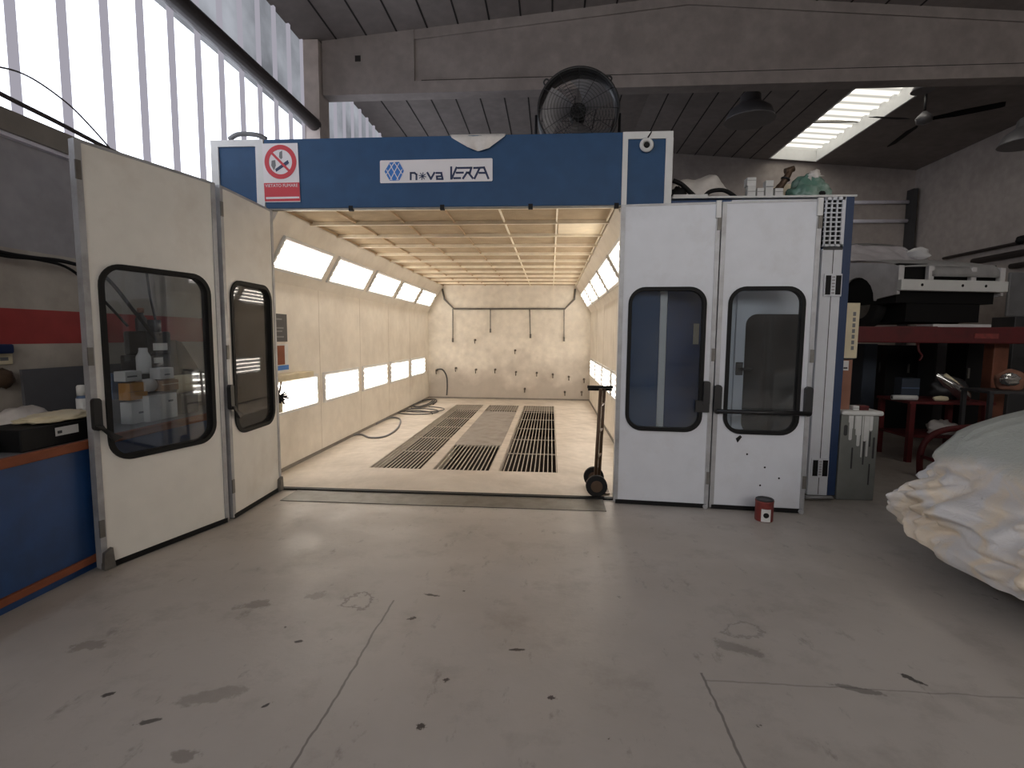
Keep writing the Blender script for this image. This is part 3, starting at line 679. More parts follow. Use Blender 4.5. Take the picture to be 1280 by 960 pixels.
def text(name, s, width, centre, depth, mk, parent):
    cu = bpy.data.curves.new('t', 'FONT'); cu.body = s; cu.align_x = 'CENTER'; cu.align_y = 'CENTER'; cu.extrude = .0008
    to = bpy.data.objects.new('t', cu); COL.objects.link(to)
    dg = bpy.context.evaluated_depsgraph_get(); me = bpy.data.meshes.new_from_object(to.evaluated_get(dg)); bpy.data.objects.remove(to)
    bm = bmesh.new(); bm.from_mesh(me); xs_ = [v.co.x for v in bm.verts]; k = width/(max(xs_)-min(xs_))
    for v in bm.verts: v.co = Vector((centre.x + v.co.x*k, YS - depth - v.co.z*1, centre.z + v.co.y*k))
    return obj(name, bm, mk, parent)
text('lettering', 'VIETATO FUMARE', R_*2.05, sp(345, 690), .0055, 'signwhite', sign)

# maker's plate
s2 = 170/1280.
def np_(x, y, d=0): return at(460 + x*s2, 190 + y*s2, Y=YS - d)
plate = thing('maker_plate', 'white name plate with blue hexagon and lettering in the middle of the header', 'sign', np_(640, 290))
P0 = np_(115, 78); P1 = np_(1170, 60); P2 = np_(1172, 272)
def pl2(x, y, d):      # crop pixels -> plate point
    return np_(x, y, d)
bm = bmesh.new()
cor = [(112+8, 80), (1172-8, 58), (1172, 66), (1172, 266), (1164, 274), (122, 294), (114, 286), (112, 88)]
a = [bm.verts.new(pl2(x, y, -.003)) for x, y in cor]; b = [bm.verts.new(pl2(x, y, .004)) for x, y in cor]
bm.faces.new(a); bm.faces.new(b[::-1])
for i in range(8): bm.faces.new((a[i], a[(i+1)%8], b[(i+1)%8], b[i]))
bmesh.ops.recalc_face_normals(bm, faces=bm.faces[:]); obj('board', bm, 'signwhite', plate)
def strokes(lst, wd, bm=None, d0=.004, d1=.0065):
    bm = bm or bmesh.new()
    for pl_ in lst:
        for (x0, y0), (x1, y1) in zip(pl_, pl_[1:]):
            dx, dy = x1-x0, y1-y0; l = math.hypot(dx, dy); ex, ey = dx/l*wd*.5, dy/l*wd*.5; nx, ny = -ey, ex
            q = [(x0-ex+nx, y0-ey+ny), (x1+ex+nx, y1+ey+ny), (x1+ex-nx, y1+ey-ny), (x0-ex-nx, y0-ey-ny)]
            a = [bm.verts.new(pl2(x, y, d0)) for x, y in q]; b = [bm.verts.new(pl2(x, y, d1)) for x, y in q]
            bm.faces.new(a); bm.faces.new(b[::-1])
            for i in range(4): bm.faces.new((a[i], a[(i+1)%4], b[(i+1)%4], b[i]))
    bmesh.ops.recalc_face_normals(bm, faces=bm.faces[:]); return bm
star = [[(512+32*math.cos(k*PI/4+.2), 227+32*math.sin(k*PI/4+.2)), (512-32*math.cos(k*PI/4+.2), 227-32*math.sin(k*PI/4+.2))] for k in range(4)]
bm = strokes([[(402, 256), (402, 197), (438, 197), (456, 212), (456, 256)], [(560, 197), (592, 252), (624, 197)],
              [(645, 197), (690, 197), (702, 254), (650, 254), (648, 230), (692, 228)]], 18)
strokes(star, 8, bm); obj('lettering', bm, 'logodark', plate)
bm = strokes([[(783, 145), (783, 250)], [(790, 246), (832, 148)], [(850, 150), (972, 148)], [(835, 195), (892, 194)], [(812, 246), (866, 245)],
              [(972, 148), (960, 192), (930, 194)], [(930, 194), (896, 246)], [(948, 198), (984, 244)],
              [(1000, 150), (1090, 146)], [(1050, 152), (1004, 246)], [(1092, 146), (1132, 246)], [(1050, 196), (1106, 196)]], 19)
obj('lettering', bm, 'logodark', plate)
bm = bmesh.new(); hx = [(205, 98), (292, 92), (338, 178), (295, 268), (205, 270), (155, 184)]
a = [bm.verts.new(pl2(x, y, .004)) for x, y in hx]; b = [bm.verts.new(pl2(x, y, .006)) for x, y in hx]; bm.faces.new(b[::-1])
for i in range(6): bm.faces.new((a[i], a[(i+1)%6], b[(i+1)%6], b[i]))
bmesh.ops.recalc_face_normals(bm, faces=bm.faces[:]); lg = obj('emblem', bm, 'logoblue', plate)
obj('emblem_line', strokes([[(175, 168), (225, 262)], [(205, 112), (285, 262)], [(320, 165), (270, 262)], [(290, 108), (210, 262)], [(247, 98), (170, 215)], [(247, 98), (325, 212)]], 7, None, .006, .008), 'signwhite', lg)

# security camera on the right-hand panel
c = at(808, 182, Y=HY-.0)
sc = thing('security_camera', 'small round white security camera on the right end of the header', 'camera', (c.x, HY, c.z-.06))
obj('dome_ring', torus((c.x, HY-.015, c.z), (0, 1, 0), .043, .018), 'paper', sc)
obj('lens', cyl((c.x, HY+.004, c.z), (c.x, HY-.03, c.z), .036, 20, .02), 'black', sc)
obj('bracket', tube([(c.x, HY+.0, c.z+.05), (c.x+.02, HY-.01, c.z+.08), (c.x+.04, HY-.002, c.z+.115)], .006, 6), 'black', sc)
# cloth hanging over the header
def cl(i, j):
    u = i/16; v = j/10
    x = -1.17 + .55*u*(1) ; half = .29*(1-.62*v) ; xc = -.66 + .02*v
    x = xc + (u-.5)*2*half - .02
    z = HZ1 + .012 - .155*v*(.75+.25*math.sin(u*PI)); y_ = HY - .012 - .02*abs(math.sin(u*7))*v
    if v < .25: z = HZ1 + .012 + .0*u; y_ = HY + .10 - .45*v
    return (x, y_, z)
o = obj('plastic_sheet', grid(17, 11, cl), 'whitebag'); tag(o, 'crumpled white plastic sheet hanging over the top edge of the header', 'sheet')
# black hose lying on left end of the header
o = obj('hose', tube(smoothpath([at(287, 174, Y=HY+.1), at(296, 168.5, Y=HY+.08), at(308, 167.5, Y=HY+.08), at(322, 169, Y=HY+.08), at(333, 174, Y=HY+.1)]), .022, 8), 'mgrey'); tag(o, 'short grey hose loop lying on the left end of the header', 'hose')

# drum fan on the booth roof
FC = Vector((.23, 5.35, 3.28+.405))
fan = thing('drum_fan', 'big round black caged fan standing on top of the booth', 'fan', (FC.x, FC.y, 3.28))
ax = Vector((0, 1, 0)); R_ = .385
bm = bmesh.new(); rings = []
for rr, yy in ((R_, -.12), (R_+.012, -.125), (R_+.012, .12), (R_, .125), (R_-.006, .12), (R_-.006, -.12)):
    rings.append([bm.verts.new(FC + Vector((rr*math.cos(2*PI*i/56), yy, rr*math.sin(2*PI*i/56)))) for i in range(56)])
for k in range(6):
    for i in range(56): bm.faces.new((rings[k][i], rings[k][(i+1)%56], rings[(k+1)%6][(i+1)%56], rings[(k+1)%6][i])).smooth = True
bmesh.ops.recalc_face_normals(bm, faces=bm.faces[:]); obj('housing', bm, 'blackp', fan)
for yy in (-.13, .13):
    bm = bmesh.new()
    for k in range(1, 13): torus(FC + Vector((0, yy - math.copysign(.03, -yy)*(1-(k/13)**2), 0)), ax, R_*k/13, .0022, 48, 4, bm)
    for k in range(12):
        t = 2*PI*k/12; tube([FC + Vector((math.cos(t)*R_*q, yy - math.copysign(.03, -yy)*(1-q*q), math.sin(t)*R_*q)) for q in (.0, .25, .5, .75, 1.)], .003, 5, bm)
    obj('wire_guard', bm, 'blackp', fan)
for k in range(3):
    t0 = 2*PI*k/3 + .55
    def bl(i, j):
        u = i/10; v = j/6; r = .07 + .28*u; t = t0 + (v-.5)*(1.0+.5*u) + .5*u
        return FC + Vector((r*math.cos(t), (v-.5)*.10, r*math.sin(t)))
    part(obj('fan_blade', grid(11, 7, bl), 'lampgrey', fan), 'grey fan blade')
obj('motor_hub', cyl(FC + Vector((0, -.09, 0)), FC + Vector((0, .1, 0)), .075, 24), 'black', fan)
bm = bmesh.new()
for sx in (-1, 1): tube([FC + Vector((sx*.41, 0, 0)), FC + Vector((sx*.41, 0, -.385)), FC + Vector((sx*.38, 0, -.395))], .014, 8, bm)
for sy in (-.16, .16): tube([FC + Vector((-.40, sy, -.391)), FC + Vector((.40, sy, -.391))], .014, 8, bm)
for sx in (-.38, .38): tube([FC + Vector((sx, -.16, -.391)), FC + Vector((sx, .16, -.391))], .014, 8, bm)
obj('stand', bm, 'blackp', fan)
for t in (math.radians(135), math.radians(48)):
    d = Vector((math.cos(t), 0, math.sin(t))); e = Vector((-d.z, 0, d.x))
    obj('lug', tube(smoothpath([FC + d*(R_) + e*.03, FC + d*(R_+.07) + e*.025, FC + d*(R_+.075) - e*.02, FC + d*R_ - e*.03], 5), .009, 6), 'blackp', fan)

# ------------------------------------------------------------------ hand truck, paint can, hoses and bits inside the booth
HT = Vector((.47, 4.97, 0))
ht = thing('hand_truck', 'brown two wheeled hand truck leaning at the right entrance jamb', 'hand truck', HT)
for s in (-1, 1):
    obj('pole', tube([HT + Vector((.03*s, .12*s, .12)), HT + Vector((.03*s+.03, .12*s-.02, 1.02))], .017, 10), 'brown', ht)
    w_ = thing_w = obj('wheel', cyl(HT + Vector((-.02, .16*s-.025, .1)), HT + Vector((-.02, .16*s+.025, .1)), .1, 28), 'tyre', ht)
    obj('hub', cyl(HT + Vector((-.02, .16*s-.03, .1)), HT + Vector((-.02, .16*s+.03, .1)), .055, 20), 'brown', w_)
obj('axle', tube([HT + Vector((-.02, -.16, .1)), HT + Vector((-.02, .16, .1))], .012, 8), 'steel', ht)
obj('cross_handle', tube([HT + Vector((-.12, -.08, 1.03)), HT + Vector((.12, -.08, 1.03))], .014, 8), 'black', ht)
part(obj('cross_handle', tube([HT + Vector((-.1, .1, .99)), HT + Vector((.13, .1, .99))], .014, 8), 'black', ht), 'lower black cross handle')
obj('toe_plate', box(HT.x-.02, HT.x+.11, HT.y-.13, HT.y+.13, .012, .02), 'brown', ht)
for z in (.35, .6, .85): obj('cross_bar', tube([HT + Vector((-.03+.03*z, -.13, z)), HT + Vector((.03+.03*z, .11, z))], .011, 8), 'brown', ht)

c = at(957, 652, Z=0); c = Vector((c.x, c.y+.04, 0))
can = thing('paint_can', 'small red paint can on the floor by the right folding door', 'paint can', c)
obj('can_body', lathe(c, [(.066, 0), (.07, .006), (.07, .155), (.072, .16), (.072, .17)]), 'canred', can)
part(obj('can_lid', lathe(c, [(.066, .168), (.07, .18), (.063, .184), (.056, .172), (.04, .172), (.001, .174)], 28), 'dgrey', can), 'dark lid')
lb = bmesh.new()
def lab(i, j):
    t = -PI/2 - .15 + (i/8-.5)*1.05; return c + Vector((.0715*math.cos(t), .0715*math.sin(t), .005 + .105*j))
grid(9, 2, lab, lb); lo = part(obj('label', lb, 'paper', can), 'white paper label')
t = -PI/2-.15; n_ = Vector((math.cos(t), math.sin(t), 0)); q = c + n_*.0715 + Vector((0, 0, .06))
obj('label_dot', cyl(q - n_*.002, q + n_*.0015, .022, 16), 'black', lo)

def hose(pts, r, mk, lab_, cat='hose'):
    o = obj('hose', tube(smoothpath(pts), r, 8), mk); tag(o, lab_, cat, 'air hoses on the booth floor'); return o
fz = .014
hose([at(400, 560, Z=fz), at(445, 543, Z=fz), at(463, 547, Z=fz), at(482, 545, Z=fz), at(497, 535, Z=fz), at(500, 524, Z=fz), at(488, 522, Z=fz), at(470, 530, Z=fz)], .014, 'mgrey', 'grey air hose curving out from the left booth wall')
co = []
cc = at(517, 517, Z=fz)
for k in range(26): t = 2*PI*k/11; co.append(cc + Vector((.36*math.cos(t)+.006*k, .30*math.sin(t)+.02*k, .001*k)))
hose(co, .011, 'dgrey', 'dark coiled air hose on the booth floor near the left wall')
co = []; cc = at(530, 505, Z=fz)
for k in range(30): t = 2*PI*k/12; co.append(cc + Vector(((.2-.003*k)*math.cos(t), (.9-.012*k)*math.sin(t), .0012*k)))
hose(co, .014, 'dgrey', 'black coiled hose at the foot of the far left booth corner')
hose([at(546, 462, Y=12.1), at(553, 462, Y=12.05), at(558, 470, Y=12.05), at(559, 482, Y=12.05), at(558.5, 494, Y=12.05)], .018, 'dgrey', 'dark hose hanging from the back wall hook')

# posters, shelf and gun on the left booth wall
XW = BX0 + .004
def wq(px, py, d=0): return at(px, py, X=XW+d)
def wallboard(name, x0, x1, y0, y1, d, mk, lab_, cat):
    p0 = at(x1, y0, X=XW); p1 = at(x1, y1, X=XW); ya = at(x0, (y0+y1)/2, X=XW).y
    return tag(obj(name, box(XW-.003, XW+d, ya, p0.y, p1.z, p0.z), mk), lab_, cat)
po = wallboard('notice', 340, 357, 393, 427, .012, 'dgrey', 'dark notice board on the left inner wall of the booth', 'notice')
yy = at(350, 410, X=XW).y
for k, z_ in enumerate((399, 410, 414, 421)):
    zz = at(350, z_, X=XW).z; obj('print_line', box(XW+.011, XW+.0135, yy-.10, yy+.02+.03*(k%2), zz-.008, zz+.008), 'mgrey', po)
po = wallboard('poster', 340, 359, 430, 464, .006, 'paper', 'small white poster with brown picture under the dark notice', 'poster')
ya, yb = at(346, 440, X=XW).y, at(355, 440, X=XW).y
obj('picture', box(XW+.005, XW+.008, ya, yb, at(350, 456, X=XW).z, at(350, 432, X=XW).z), 'rust', po)
part(obj('picture', box(XW+.005, XW+.008, ya, yb+.08, at(350, 463, X=XW).z, at(350, 457, X=XW).z), 'logoblue', po), 'blue strip')
y1_ = at(378, 467, X=XW+.0).y
tag(obj('wall_shelf', box(XW-.002, XW+.14, 5.02, y1_, at(360, 473, X=XW).z, at(360, 466, X=XW).z, .004), 'cream'), 'narrow cream shelf on the left booth wall above the first low lamp', 'shelf')
gp = at(349, 495, X=XW+.12)
br = thing('brush', 'black bristle brush hanging in front of the first low lamp', 'brush', gp)
bm = bmesh.new()
for k in range(40):
    a_ = random.uniform(0, 2*PI); e_ = random.uniform(-1.2, .9)
    d_ = Vector((math.cos(a_)*math.cos(e_), math.sin(a_)*math.cos(e_), math.sin(e_)))
    tube([gp, gp + d_*random.uniform(.06, .11)], .008, 5, bm)
obj('bristles', bm, 'black', br)
obj('handle', tube(smoothpath([gp + Vector((0, 0, .02)), gp + Vector((0, .05, .14)), gp + Vector((-.02, .12, .2))]), .008, 6), 'brown', br)
obj('ferrule', cyl(gp + Vector((0, 0, -.17)), gp + Vector((0, 0, -.05)), .03, 12), 'cream', br)

# ------------------------------------------------------------------ heating cabinet right of the booth
CY = 4.92
hc = thing('heater_cabinet', 'tall blue and white heating cabinet right of the booth with vent grille', 'cabinet', (1.85, CY+.6, 0))
obj('cabinet_body', box(1.075, 2.655, CY+.03, CY+1.4, .05, 2.75, .006), 'dblue', hc)
obj('cabinet_base', box(1.1, 2.64, CY, CY+1.38, 0, .05), 'steel', hc)
part(obj('front_panel', box(1.075, 1.60, CY, CY+.03, .06, 2.74), 'dblue', hc), 'blue front panel')
part(obj('front_panel', box(1.61, 2.40, CY, CY+.03, .06, 2.74), 'rwhite', hc), 'white front panel')
part(obj('sign_plate', box(1.315, 1.365, CY-.006, CY, 1.44, 1.63), 'cream', hc), 'beige plate')
sd = part(obj('service_door', box(1.69, 2.37, CY-.025, CY, .12, 2.1, .004), 'rwhite', hc), 'white service door')
fnd = lambda u, v, d: Vector((u, CY-.025-d, v))
part(obj('door_window', prism(rrect(1.775, 2.345, .62, 1.72, .10), fnd, 0, .006), 'darkwin', sd), 'dark rounded window')
bm = box(1.70, 1.765, CY-.04, CY-.025, 1.16, 1.28, .006); tube([(1.735, CY-.04, 1.22), (1.735, CY-.075, 1.22), (1.83, CY-.08, 1.215)], .012, 8, bm)
obj('door_handle', bm, 'blackp', sd)
# front column: white panel with lattice vent, two lock plates, blue edge
obj('corner_panel', box(2.405, 2.58, CY-.03, CY+.03, .05, 2.30, .004), 'rwhite', hc)
part(obj('edge_strip', box(2.58, 2.655, CY-.02, CY+.03, .05, 2.76), 'edgeblue', hc), 'blue edge strip')
bm = bmesh.new()
vx0, vx1, vz0, vz1 = 2.405, 2.575, 2.32, 2.75
bm_box(bm, vx0, vx1, CY-.03, CY+.0, vz0, vz0+.02); bm_box(bm, vx0, vx1, CY-.03, CY, vz1-.025, vz1)
for k in range(4): x_ = vx0+.012 + (vx1-vx0-.030)*k/3; bm_box(bm, x_-.0055, x_+.0055, CY-.03, CY-.012, vz0, vz1)
for k in range(11): z_ = vz0+.012 + (vz1-vz0-.026)*k/10; bm_box(bm, vx0, vx1, CY-.029, CY-.013, z_-.005, z_+.005)
bm_box(bm, vx1-.012, vx1+.005, CY-.03, CY, vz0, vz1)
v_ = part(obj('vent_grille', bm, 'rwhite', hc), 'white lattice vent grille'); obj('vent_backing', box(vx0, vx1, CY-.008, CY+.03, vz0, vz1), 'black', v_)
obj('panel_joint', box(2.497, 2.503, CY-.032, CY-.029, .06, 2.30), 'dgrey', hc)
obj('panel_joint', box(2.41, 2.575, CY-.032, CY-.029, 2.29, 2.312), 'dgrey', hc)
for z0, z1, xo in ((1.88, 2.08, 0), (.22, .40, -.01)):
    lk = part(obj('lock_plate', box(2.43+xo, 2.585+xo, CY-.042, CY-.03, z0, z1, .004), 'rwhite', hc), 'white plate with two black recesses')
    bm = bmesh.new(); bm_box(bm, 2.443+xo, 2.488+xo, CY-.045, CY-.042, z0+.015, z1-.015); bm_box(bm, 2.53+xo, 2.575+xo, CY-.045, CY-.042, z0+.015, z1-.015)
    obj('recess', bm, 'black', lk)
    bm = bmesh.new()
    for k in range(6): z_ = z0+.03+(z1-z0-.06)*k/5; bm_box(bm, 2.497+xo, 2.521+xo, CY-.046, CY-.042, z_-.008, z_+.008)
    obj('hinge_knuckle', bm, 'alu', lk)
part(obj('cap_rail', box(1.075, 2.67, CY-.03, CY+.1, 2.752, 2.768), 'post', hc), 'white cap rail')
obj('foot_rail', tube([(2.38, CY-.05, .035), (2.62, CY-.05, .035)], .016, 10), 'alu', hc)

# things stored on the cabinet roof (z = 2.75)
ZT = 2.768
def lumpy(c, rx, ry, rz, amp, sc, seed, flat=True, n=28, k=18):
    bm = bmesh.new()
    def fn(i, j):
        t = 2*PI*i/n; p = -PI/2 + PI*j/(k-1); v = Vector((math.cos(p)*math.cos(t), math.cos(p)*math.sin(t), math.sin(p)))
        d = 1 + amp*noise.fractal(v*sc + Vector((seed, seed*.7, 0)), 1., 2., 4)
        q = Vector((v.x*rx*d, v.y*ry*d, v.z*rz*d))
        if flat: q.z = max(q.z, -rz*.62)
        return Vector(c) + q
    grid(n, k, fn, bm, True); bmesh.ops.remove_doubles(bm, verts=bm.verts[:], dist=1e-5); bmesh.ops.recalc_face_normals(bm, faces=bm.faces[:]); return bm
b_ = Vector((1.42, 5.32, ZT))
sk = thing('seat_shell', 'pale plastic covered car seat part lying on the cabinet roof beside the header', 'car part', b_)
def shell(i, j):
    t = 2*PI*i/44; p = -PI/2 + PI*j/25; v = Vector((math.cos(p)*math.cos(t), math.cos(p)*math.sin(t), math.sin(p)))
    d = 1 + .10*noise.fractal(v*1.7 + Vector((3, 8, 0)), 1, 2, 3)
    x = 1.44 + v.x*.285*d; hump = .9 + .1*math.cos((x-1.58)*17)
    return Vector((x, 5.40 + v.y*.19*d, ZT + .015 + max(0, .13 + v.z*.21*d)*hump))
bm = grid(44, 26, shell, None, True); bmesh.ops.remove_doubles(bm, verts=bm.verts[:], dist=1e-5); bmesh.ops.recalc_face_normals(bm, faces=bm.faces[:]); obj('shell', bm, 'whitebag', sk)
obj('black_trim', tube(smoothpath([(1.12, 5.10, ZT+.20), (1.2, 5.09, ZT+.16), (1.30, 5.09, ZT+.07), (1.36, 5.09, ZT+.02)]), .022, 8), 'black', sk)
obj('black_trim', tube(smoothpath([(1.40, 5.09, ZT+.03), (1.46, 5.08, ZT+.09), (1.58, 5.08, ZT+.10), (1.68, 5.09, ZT+.05), (1.70, 5.1, ZT+.016)]), .020, 8), 'black', sk)
o = obj('black_bag', lumpy((1.17, 5.11, ZT+.058), .08, .05, .085, .3, 2.2, 3), 'black'); tag(o, 'black rag bundle on the cabinet roof next to the white header post', 'rag')
o = obj('white_tray', box(1.09, 1.40, 4.93, 5.04, ZT, ZT+.03, .006), 'paper'); tag(o, 'thin white strip box lying at the front of the cabinet roof', 'box')
o = tag(obj('plank', box(1.76, 2.24, 5.06, 5.22, ZT, ZT+.034, .003), 'black'), 'dark plank under the row of small white boxes', 'plank')
ZP = ZT + .034
# small white boxes
bx = [(934.5, 945.5, 229.5, 242.5, 'white box at the left end, lower one of the stacked pair'), (934, 946, 219, 229.3, 'white box at the left end, upper one of the stacked pair'),
      (946.5, 956, 229, 241.5, 'small white box between the stacked pair and the tall box'), (957, 968, 218, 240, 'tallest single white box in the row on the cabinet roof'), (969, 980, 228, 240, 'short white box at the right end of the row')]
for i, (xa, xb, ya, yb, lab_) in enumerate(bx):
    p0 = at(xa, yb, Y=5.1); p1 = at(xb, ya, Y=5.1)
    zb = ZP if i != 1 else zt0
    h_ = p1.z - p0.z
    o = obj('small_box', box(p0.x, p1.x-.002, 5.1, 5.1+(p1.x-p0.x), zb, zb+h_+ (.02 if i == 0 else 0), .002), 'paper')
    if i == 0: zt0 = zb + h_ + .02
    tag(o, lab_, 'box', 'small white boxes on the cabinet roof')
    obj('flap_line', box(p0.x+.002, p1.x-.004, 5.0985, 5.1, zb+h_*.62, zb+h_*.66), 'mgrey', o)
o = obj('leaning_board', prism([(1.90, ZT+.06), (2.30, ZT+.30), (2.42, ZT+.30), (2.42, ZT), (1.95, ZT)], lambda u, v, d: Vector((u, d, v)), 5.62, 5.65), 'cream'); tag(o, 'cream board standing behind the white boxes on the cabinet roof', 'board')
# gun-like tool in black bag
tl = thing('polisher', 'dark brown handled tool sticking up from a black bag on the cabinet roof', 'tool', (2.10, 5.36, ZT))
obj('bag', lumpy((2.10, 5.36, ZT+.075), .12, .10, .11, .3, 2.2, 9), 'black', tl)
bm = tube(smoothpath([(2.09, 5.26, ZT+.08), (2.17, 5.25, ZT+.19), (2.22, 5.24, ZT+.28), (2.235, 5.24, ZT+.33)]), [.035]*8+[.03]*9+[.028]*8, 10); obj('shaft', bm, 'brown', tl)
obj('grip', cyl((2.19, 5.24, ZT+.31), (2.27, 5.24, ZT+.335), .028, 12), 'brown', tl)
obj('collar', torus((2.2, 5.245, ZT+.24), (.4, 0, 1), .034, .01, 20, 6), 'blackp', tl)
gb = thing('plastic_bag', 'crumpled green translucent plastic bag at the right end of the cabinet roof', 'bag', (2.38, 5.26, ZT))
bm = bmesh.new()
def bag(i, j):
    t = 2*PI*i/40; p = -PI/2 + PI*j/27; v = Vector((math.cos(p)*math.cos(t), math.cos(p)*math.sin(t), math.sin(p)))
    d = 1 + .35*noise.fractal(v*1.6 + Vector((4, 1, 0)), 1, 2, 3) + .16*abs(noise.noise(v*5))
    q = Vector((v.x*.165*d, v.y*.13*d, v.z*.155*d)); q.z = max(q.z, -.10); q.x += .09*max(0, q.z)
    return Vector((2.415, 5.26, ZT+.10)) + q
grid(40, 28, bag, bm, True); bmesh.ops.remove_doubles(bm, verts=bm.verts[:], dist=1e-5); bmesh.ops.recalc_face_normals(bm, faces=bm.faces[:])
obj('bag_body', bm, 'greenbag', gb)
obj('bag_knot', lumpy((2.44, 5.2, ZT+.255), .06, .05, .045, .5, 3, 12, False, 18, 12), 'whitebag', gb)
obj('dark_opening', lumpy((2.485, 5.125, ZT+.07), .03, .02, .025, .3, 3, 5, False, 14, 10), 'black', gb)

# ------------------------------------------------------------------ streaked cabinet and boxes right of the heater cabinet
pc = thing('paint_bench', 'grey cabinet with dripping white paint runs beside the heating cabinet', 'cabinet', (2.86, 5.15, 0))
obj('carcass', box(2.685, 3.02, 4.93, 5.35, .0, .80, .01), 'drum', pc)
part(obj('worktop', box(2.675, 3.045, 4.90, 5.37, .80, .845, .018, 3), 'paper', pc), 'pale rounded worktop')
bm = bmesh.new()
for k in range(12):
    x_ = 2.76 + .017*k + random.uniform(-.006, .006); w_ = random.uniform(.003, .014); l_ = random.choice((.08, .14, .22, .34, .5)) * random.uniform(.6, 1.1)
    prism(rrect(x_-w_, x_+w_, .80-l_, .803, w_*.9, 4), lambda u, v, d: Vector((u, 4.93-d, v)), 0, random.uniform(.002, .004), bm)
part(obj('paint_run', bm, 'paper', pc), 'white paint runs')
for (x_, z_, w_, l_) in ((2.73, .66, .016, .05), (2.80, .40, .007, .10), (2.90, .47, .006, .13), (2.985, .50, .009, .10), (2.95, .58, .006, .07), (2.96, .25, .006, .10)):
    part(obj('dark_stain', prism(rrect(x_-w_, x_+w_, z_-l_, z_+l_, w_*.9, 4), lambda u, v, d: Vector((u, 4.93-d, v)), 0, .0015), 'dgrey', pc), 'dark stain')
tb = thing('carton', 'tall reddish brown carton standing upright on the streaked cabinet', 'box', (2.735, 5.05, .845))
bm = box(2.685, 2.79, 5.0, 5.12, .845, 1.31, .004); obj('carton_body', bm, 'terra', tb)
part(obj('label', box(2.70, 2.755, 4.998, 5.0, 1.21, 1.30), 'paper', tb), 'white label')
obj('label_print', box(2.71, 2.745, 4.9965, 4.998, 1.225, 1.24), 'dgrey', tb)
tc_ = thing('carton', 'tall cream carton stacked on top of the reddish brown one', 'box', (2.735, 5.05, 1.33))
obj('carton_body', box(2.66, 2.82, 4.995, 5.12, 1.325, 1.83, .004), 'cream', tc_)
bm = bmesh.new()
for k in range(7): bm_box(bm, 2.762, 2.787, 4.9935, 4.995, 1.40+.052*k, 1.40+.052*k+.036)
part(obj('printed_letter', bm, 'mgrey', tc_), 'grey vertical lettering')
o = obj('cloth', lumpy((2.74, 5.055, 1.3185), .09, .07, .012, .3, 3, 21, False, 20, 10), 'dgrey'); tag(o, 'dark rag squeezed between the two upright cartons', 'rag')
o = obj('white_tube', cyl((2.675, 4.965, 1.45), (2.675, 4.965, 1.70), .012, 12), 'paper'); tag(o, 'slim white tube fixed on the edge of the blue cabinet strip', 'tube')
o = obj('small_carton', box(2.80, 2.855, 4.96, 5.02, .845, .885, .003), 'paper'); tag(o, 'small pale carton on the streaked cabinet top beside red box', 'box')
obj('tape_line', box(2.80, 2.855, 4.9585, 4.96, .862, .867), 'mgrey', o)
o = obj('small_carton', box(2.86, 2.94, 4.96, 5.04, .845, .887, .003), 'redsteel'); tag(o, 'small red box on the streaked cabinet top', 'box')
obj('tape_line', box(2.86, 2.94, 4.9585, 4.96, .864, .868), 'black', o)

# ================================================================== LEFT BENCH
WX = -2.87
wb = thing('workbench', 'long blue workbench with rust brown edge along the left wall', 'workbench', (-3.2, 3.0, 0))
obj('bench_front', box(WX-.03, WX, 1.0, 4.6, .10, .78), 'dblue', wb)
obj('bench_base', box(WX-.05, WX-.02, 1.0, 4.6, .0, .055), 'dblue', wb)
part(obj('bench_edge', box(WX-.02, WX+.015, 1.0, 4.6, .78, .835, .006), 'rust', wb), 'rust brown top edge')
part(obj('kick_strip', box(WX-.02, WX+.02, 1.0, 4.6, .055, .10, .004), 'rust', wb), 'rust brown lower strip')
obj('bench_top', box(XL+.03, WX-.02, 1.0, 4.6, .79, .83), 'mgrey', wb)
ZB = .832
o = thing('tray', 'long black case with white label on the workbench next to the open door', 'case', (-2.98, 3.15, ZB))
p0 = at(38, 545, X=-2.92); p1 = at(106, 545, X=-2.92)
obj('case_body', box(-3.2, -2.915, p0.y-.06, p1.y+.1, ZB, ZB+.125, .006), 'black', o)
pa = at(69, 540, X=-2.915); pb_ = at(98, 540, X=-2.915)
part(obj('label', box(-2.915, -2.9125, pa.y, pb_.y, ZB+.055, ZB+.105), 'paper', o), 'white label')
obj('label_print', box(-2.9125, -2.9115, pa.y+.012, pa.y+.04, ZB+.068, ZB+.085), 'dgrey', o)
pp_ = tag(obj('paper_bundle', lumpy((-3.06, p1.y-.03, ZB+.125+.02), .13, .24, .03, .3, 2.2, 31), 'cream'), 'crumpled pale paper lying on the black case', 'paper')
o = tag(obj('cloth', lumpy((-3.34, 2.98, ZB+.075),   .11, .20, .12, .22, 2.0, 41), 'whitebag'), 'crumpled light grey cloth bundle behind the black case on the workbench', 'cloth')
o = tag(obj('cloth', lumpy((-3.10, 2.46, ZB+.05), .10, .12, .08, .25, 1.8, 47), 'bluegrey'), 'bluish rag left of the black case on the workbench', 'rag')
o = tag(obj('wood_block', box(-2.93, -2.88, 2.2, 2.42, ZB, ZB+.04, .006), 'dgrey'), 'dark small block on the workbench front edge', 'block')
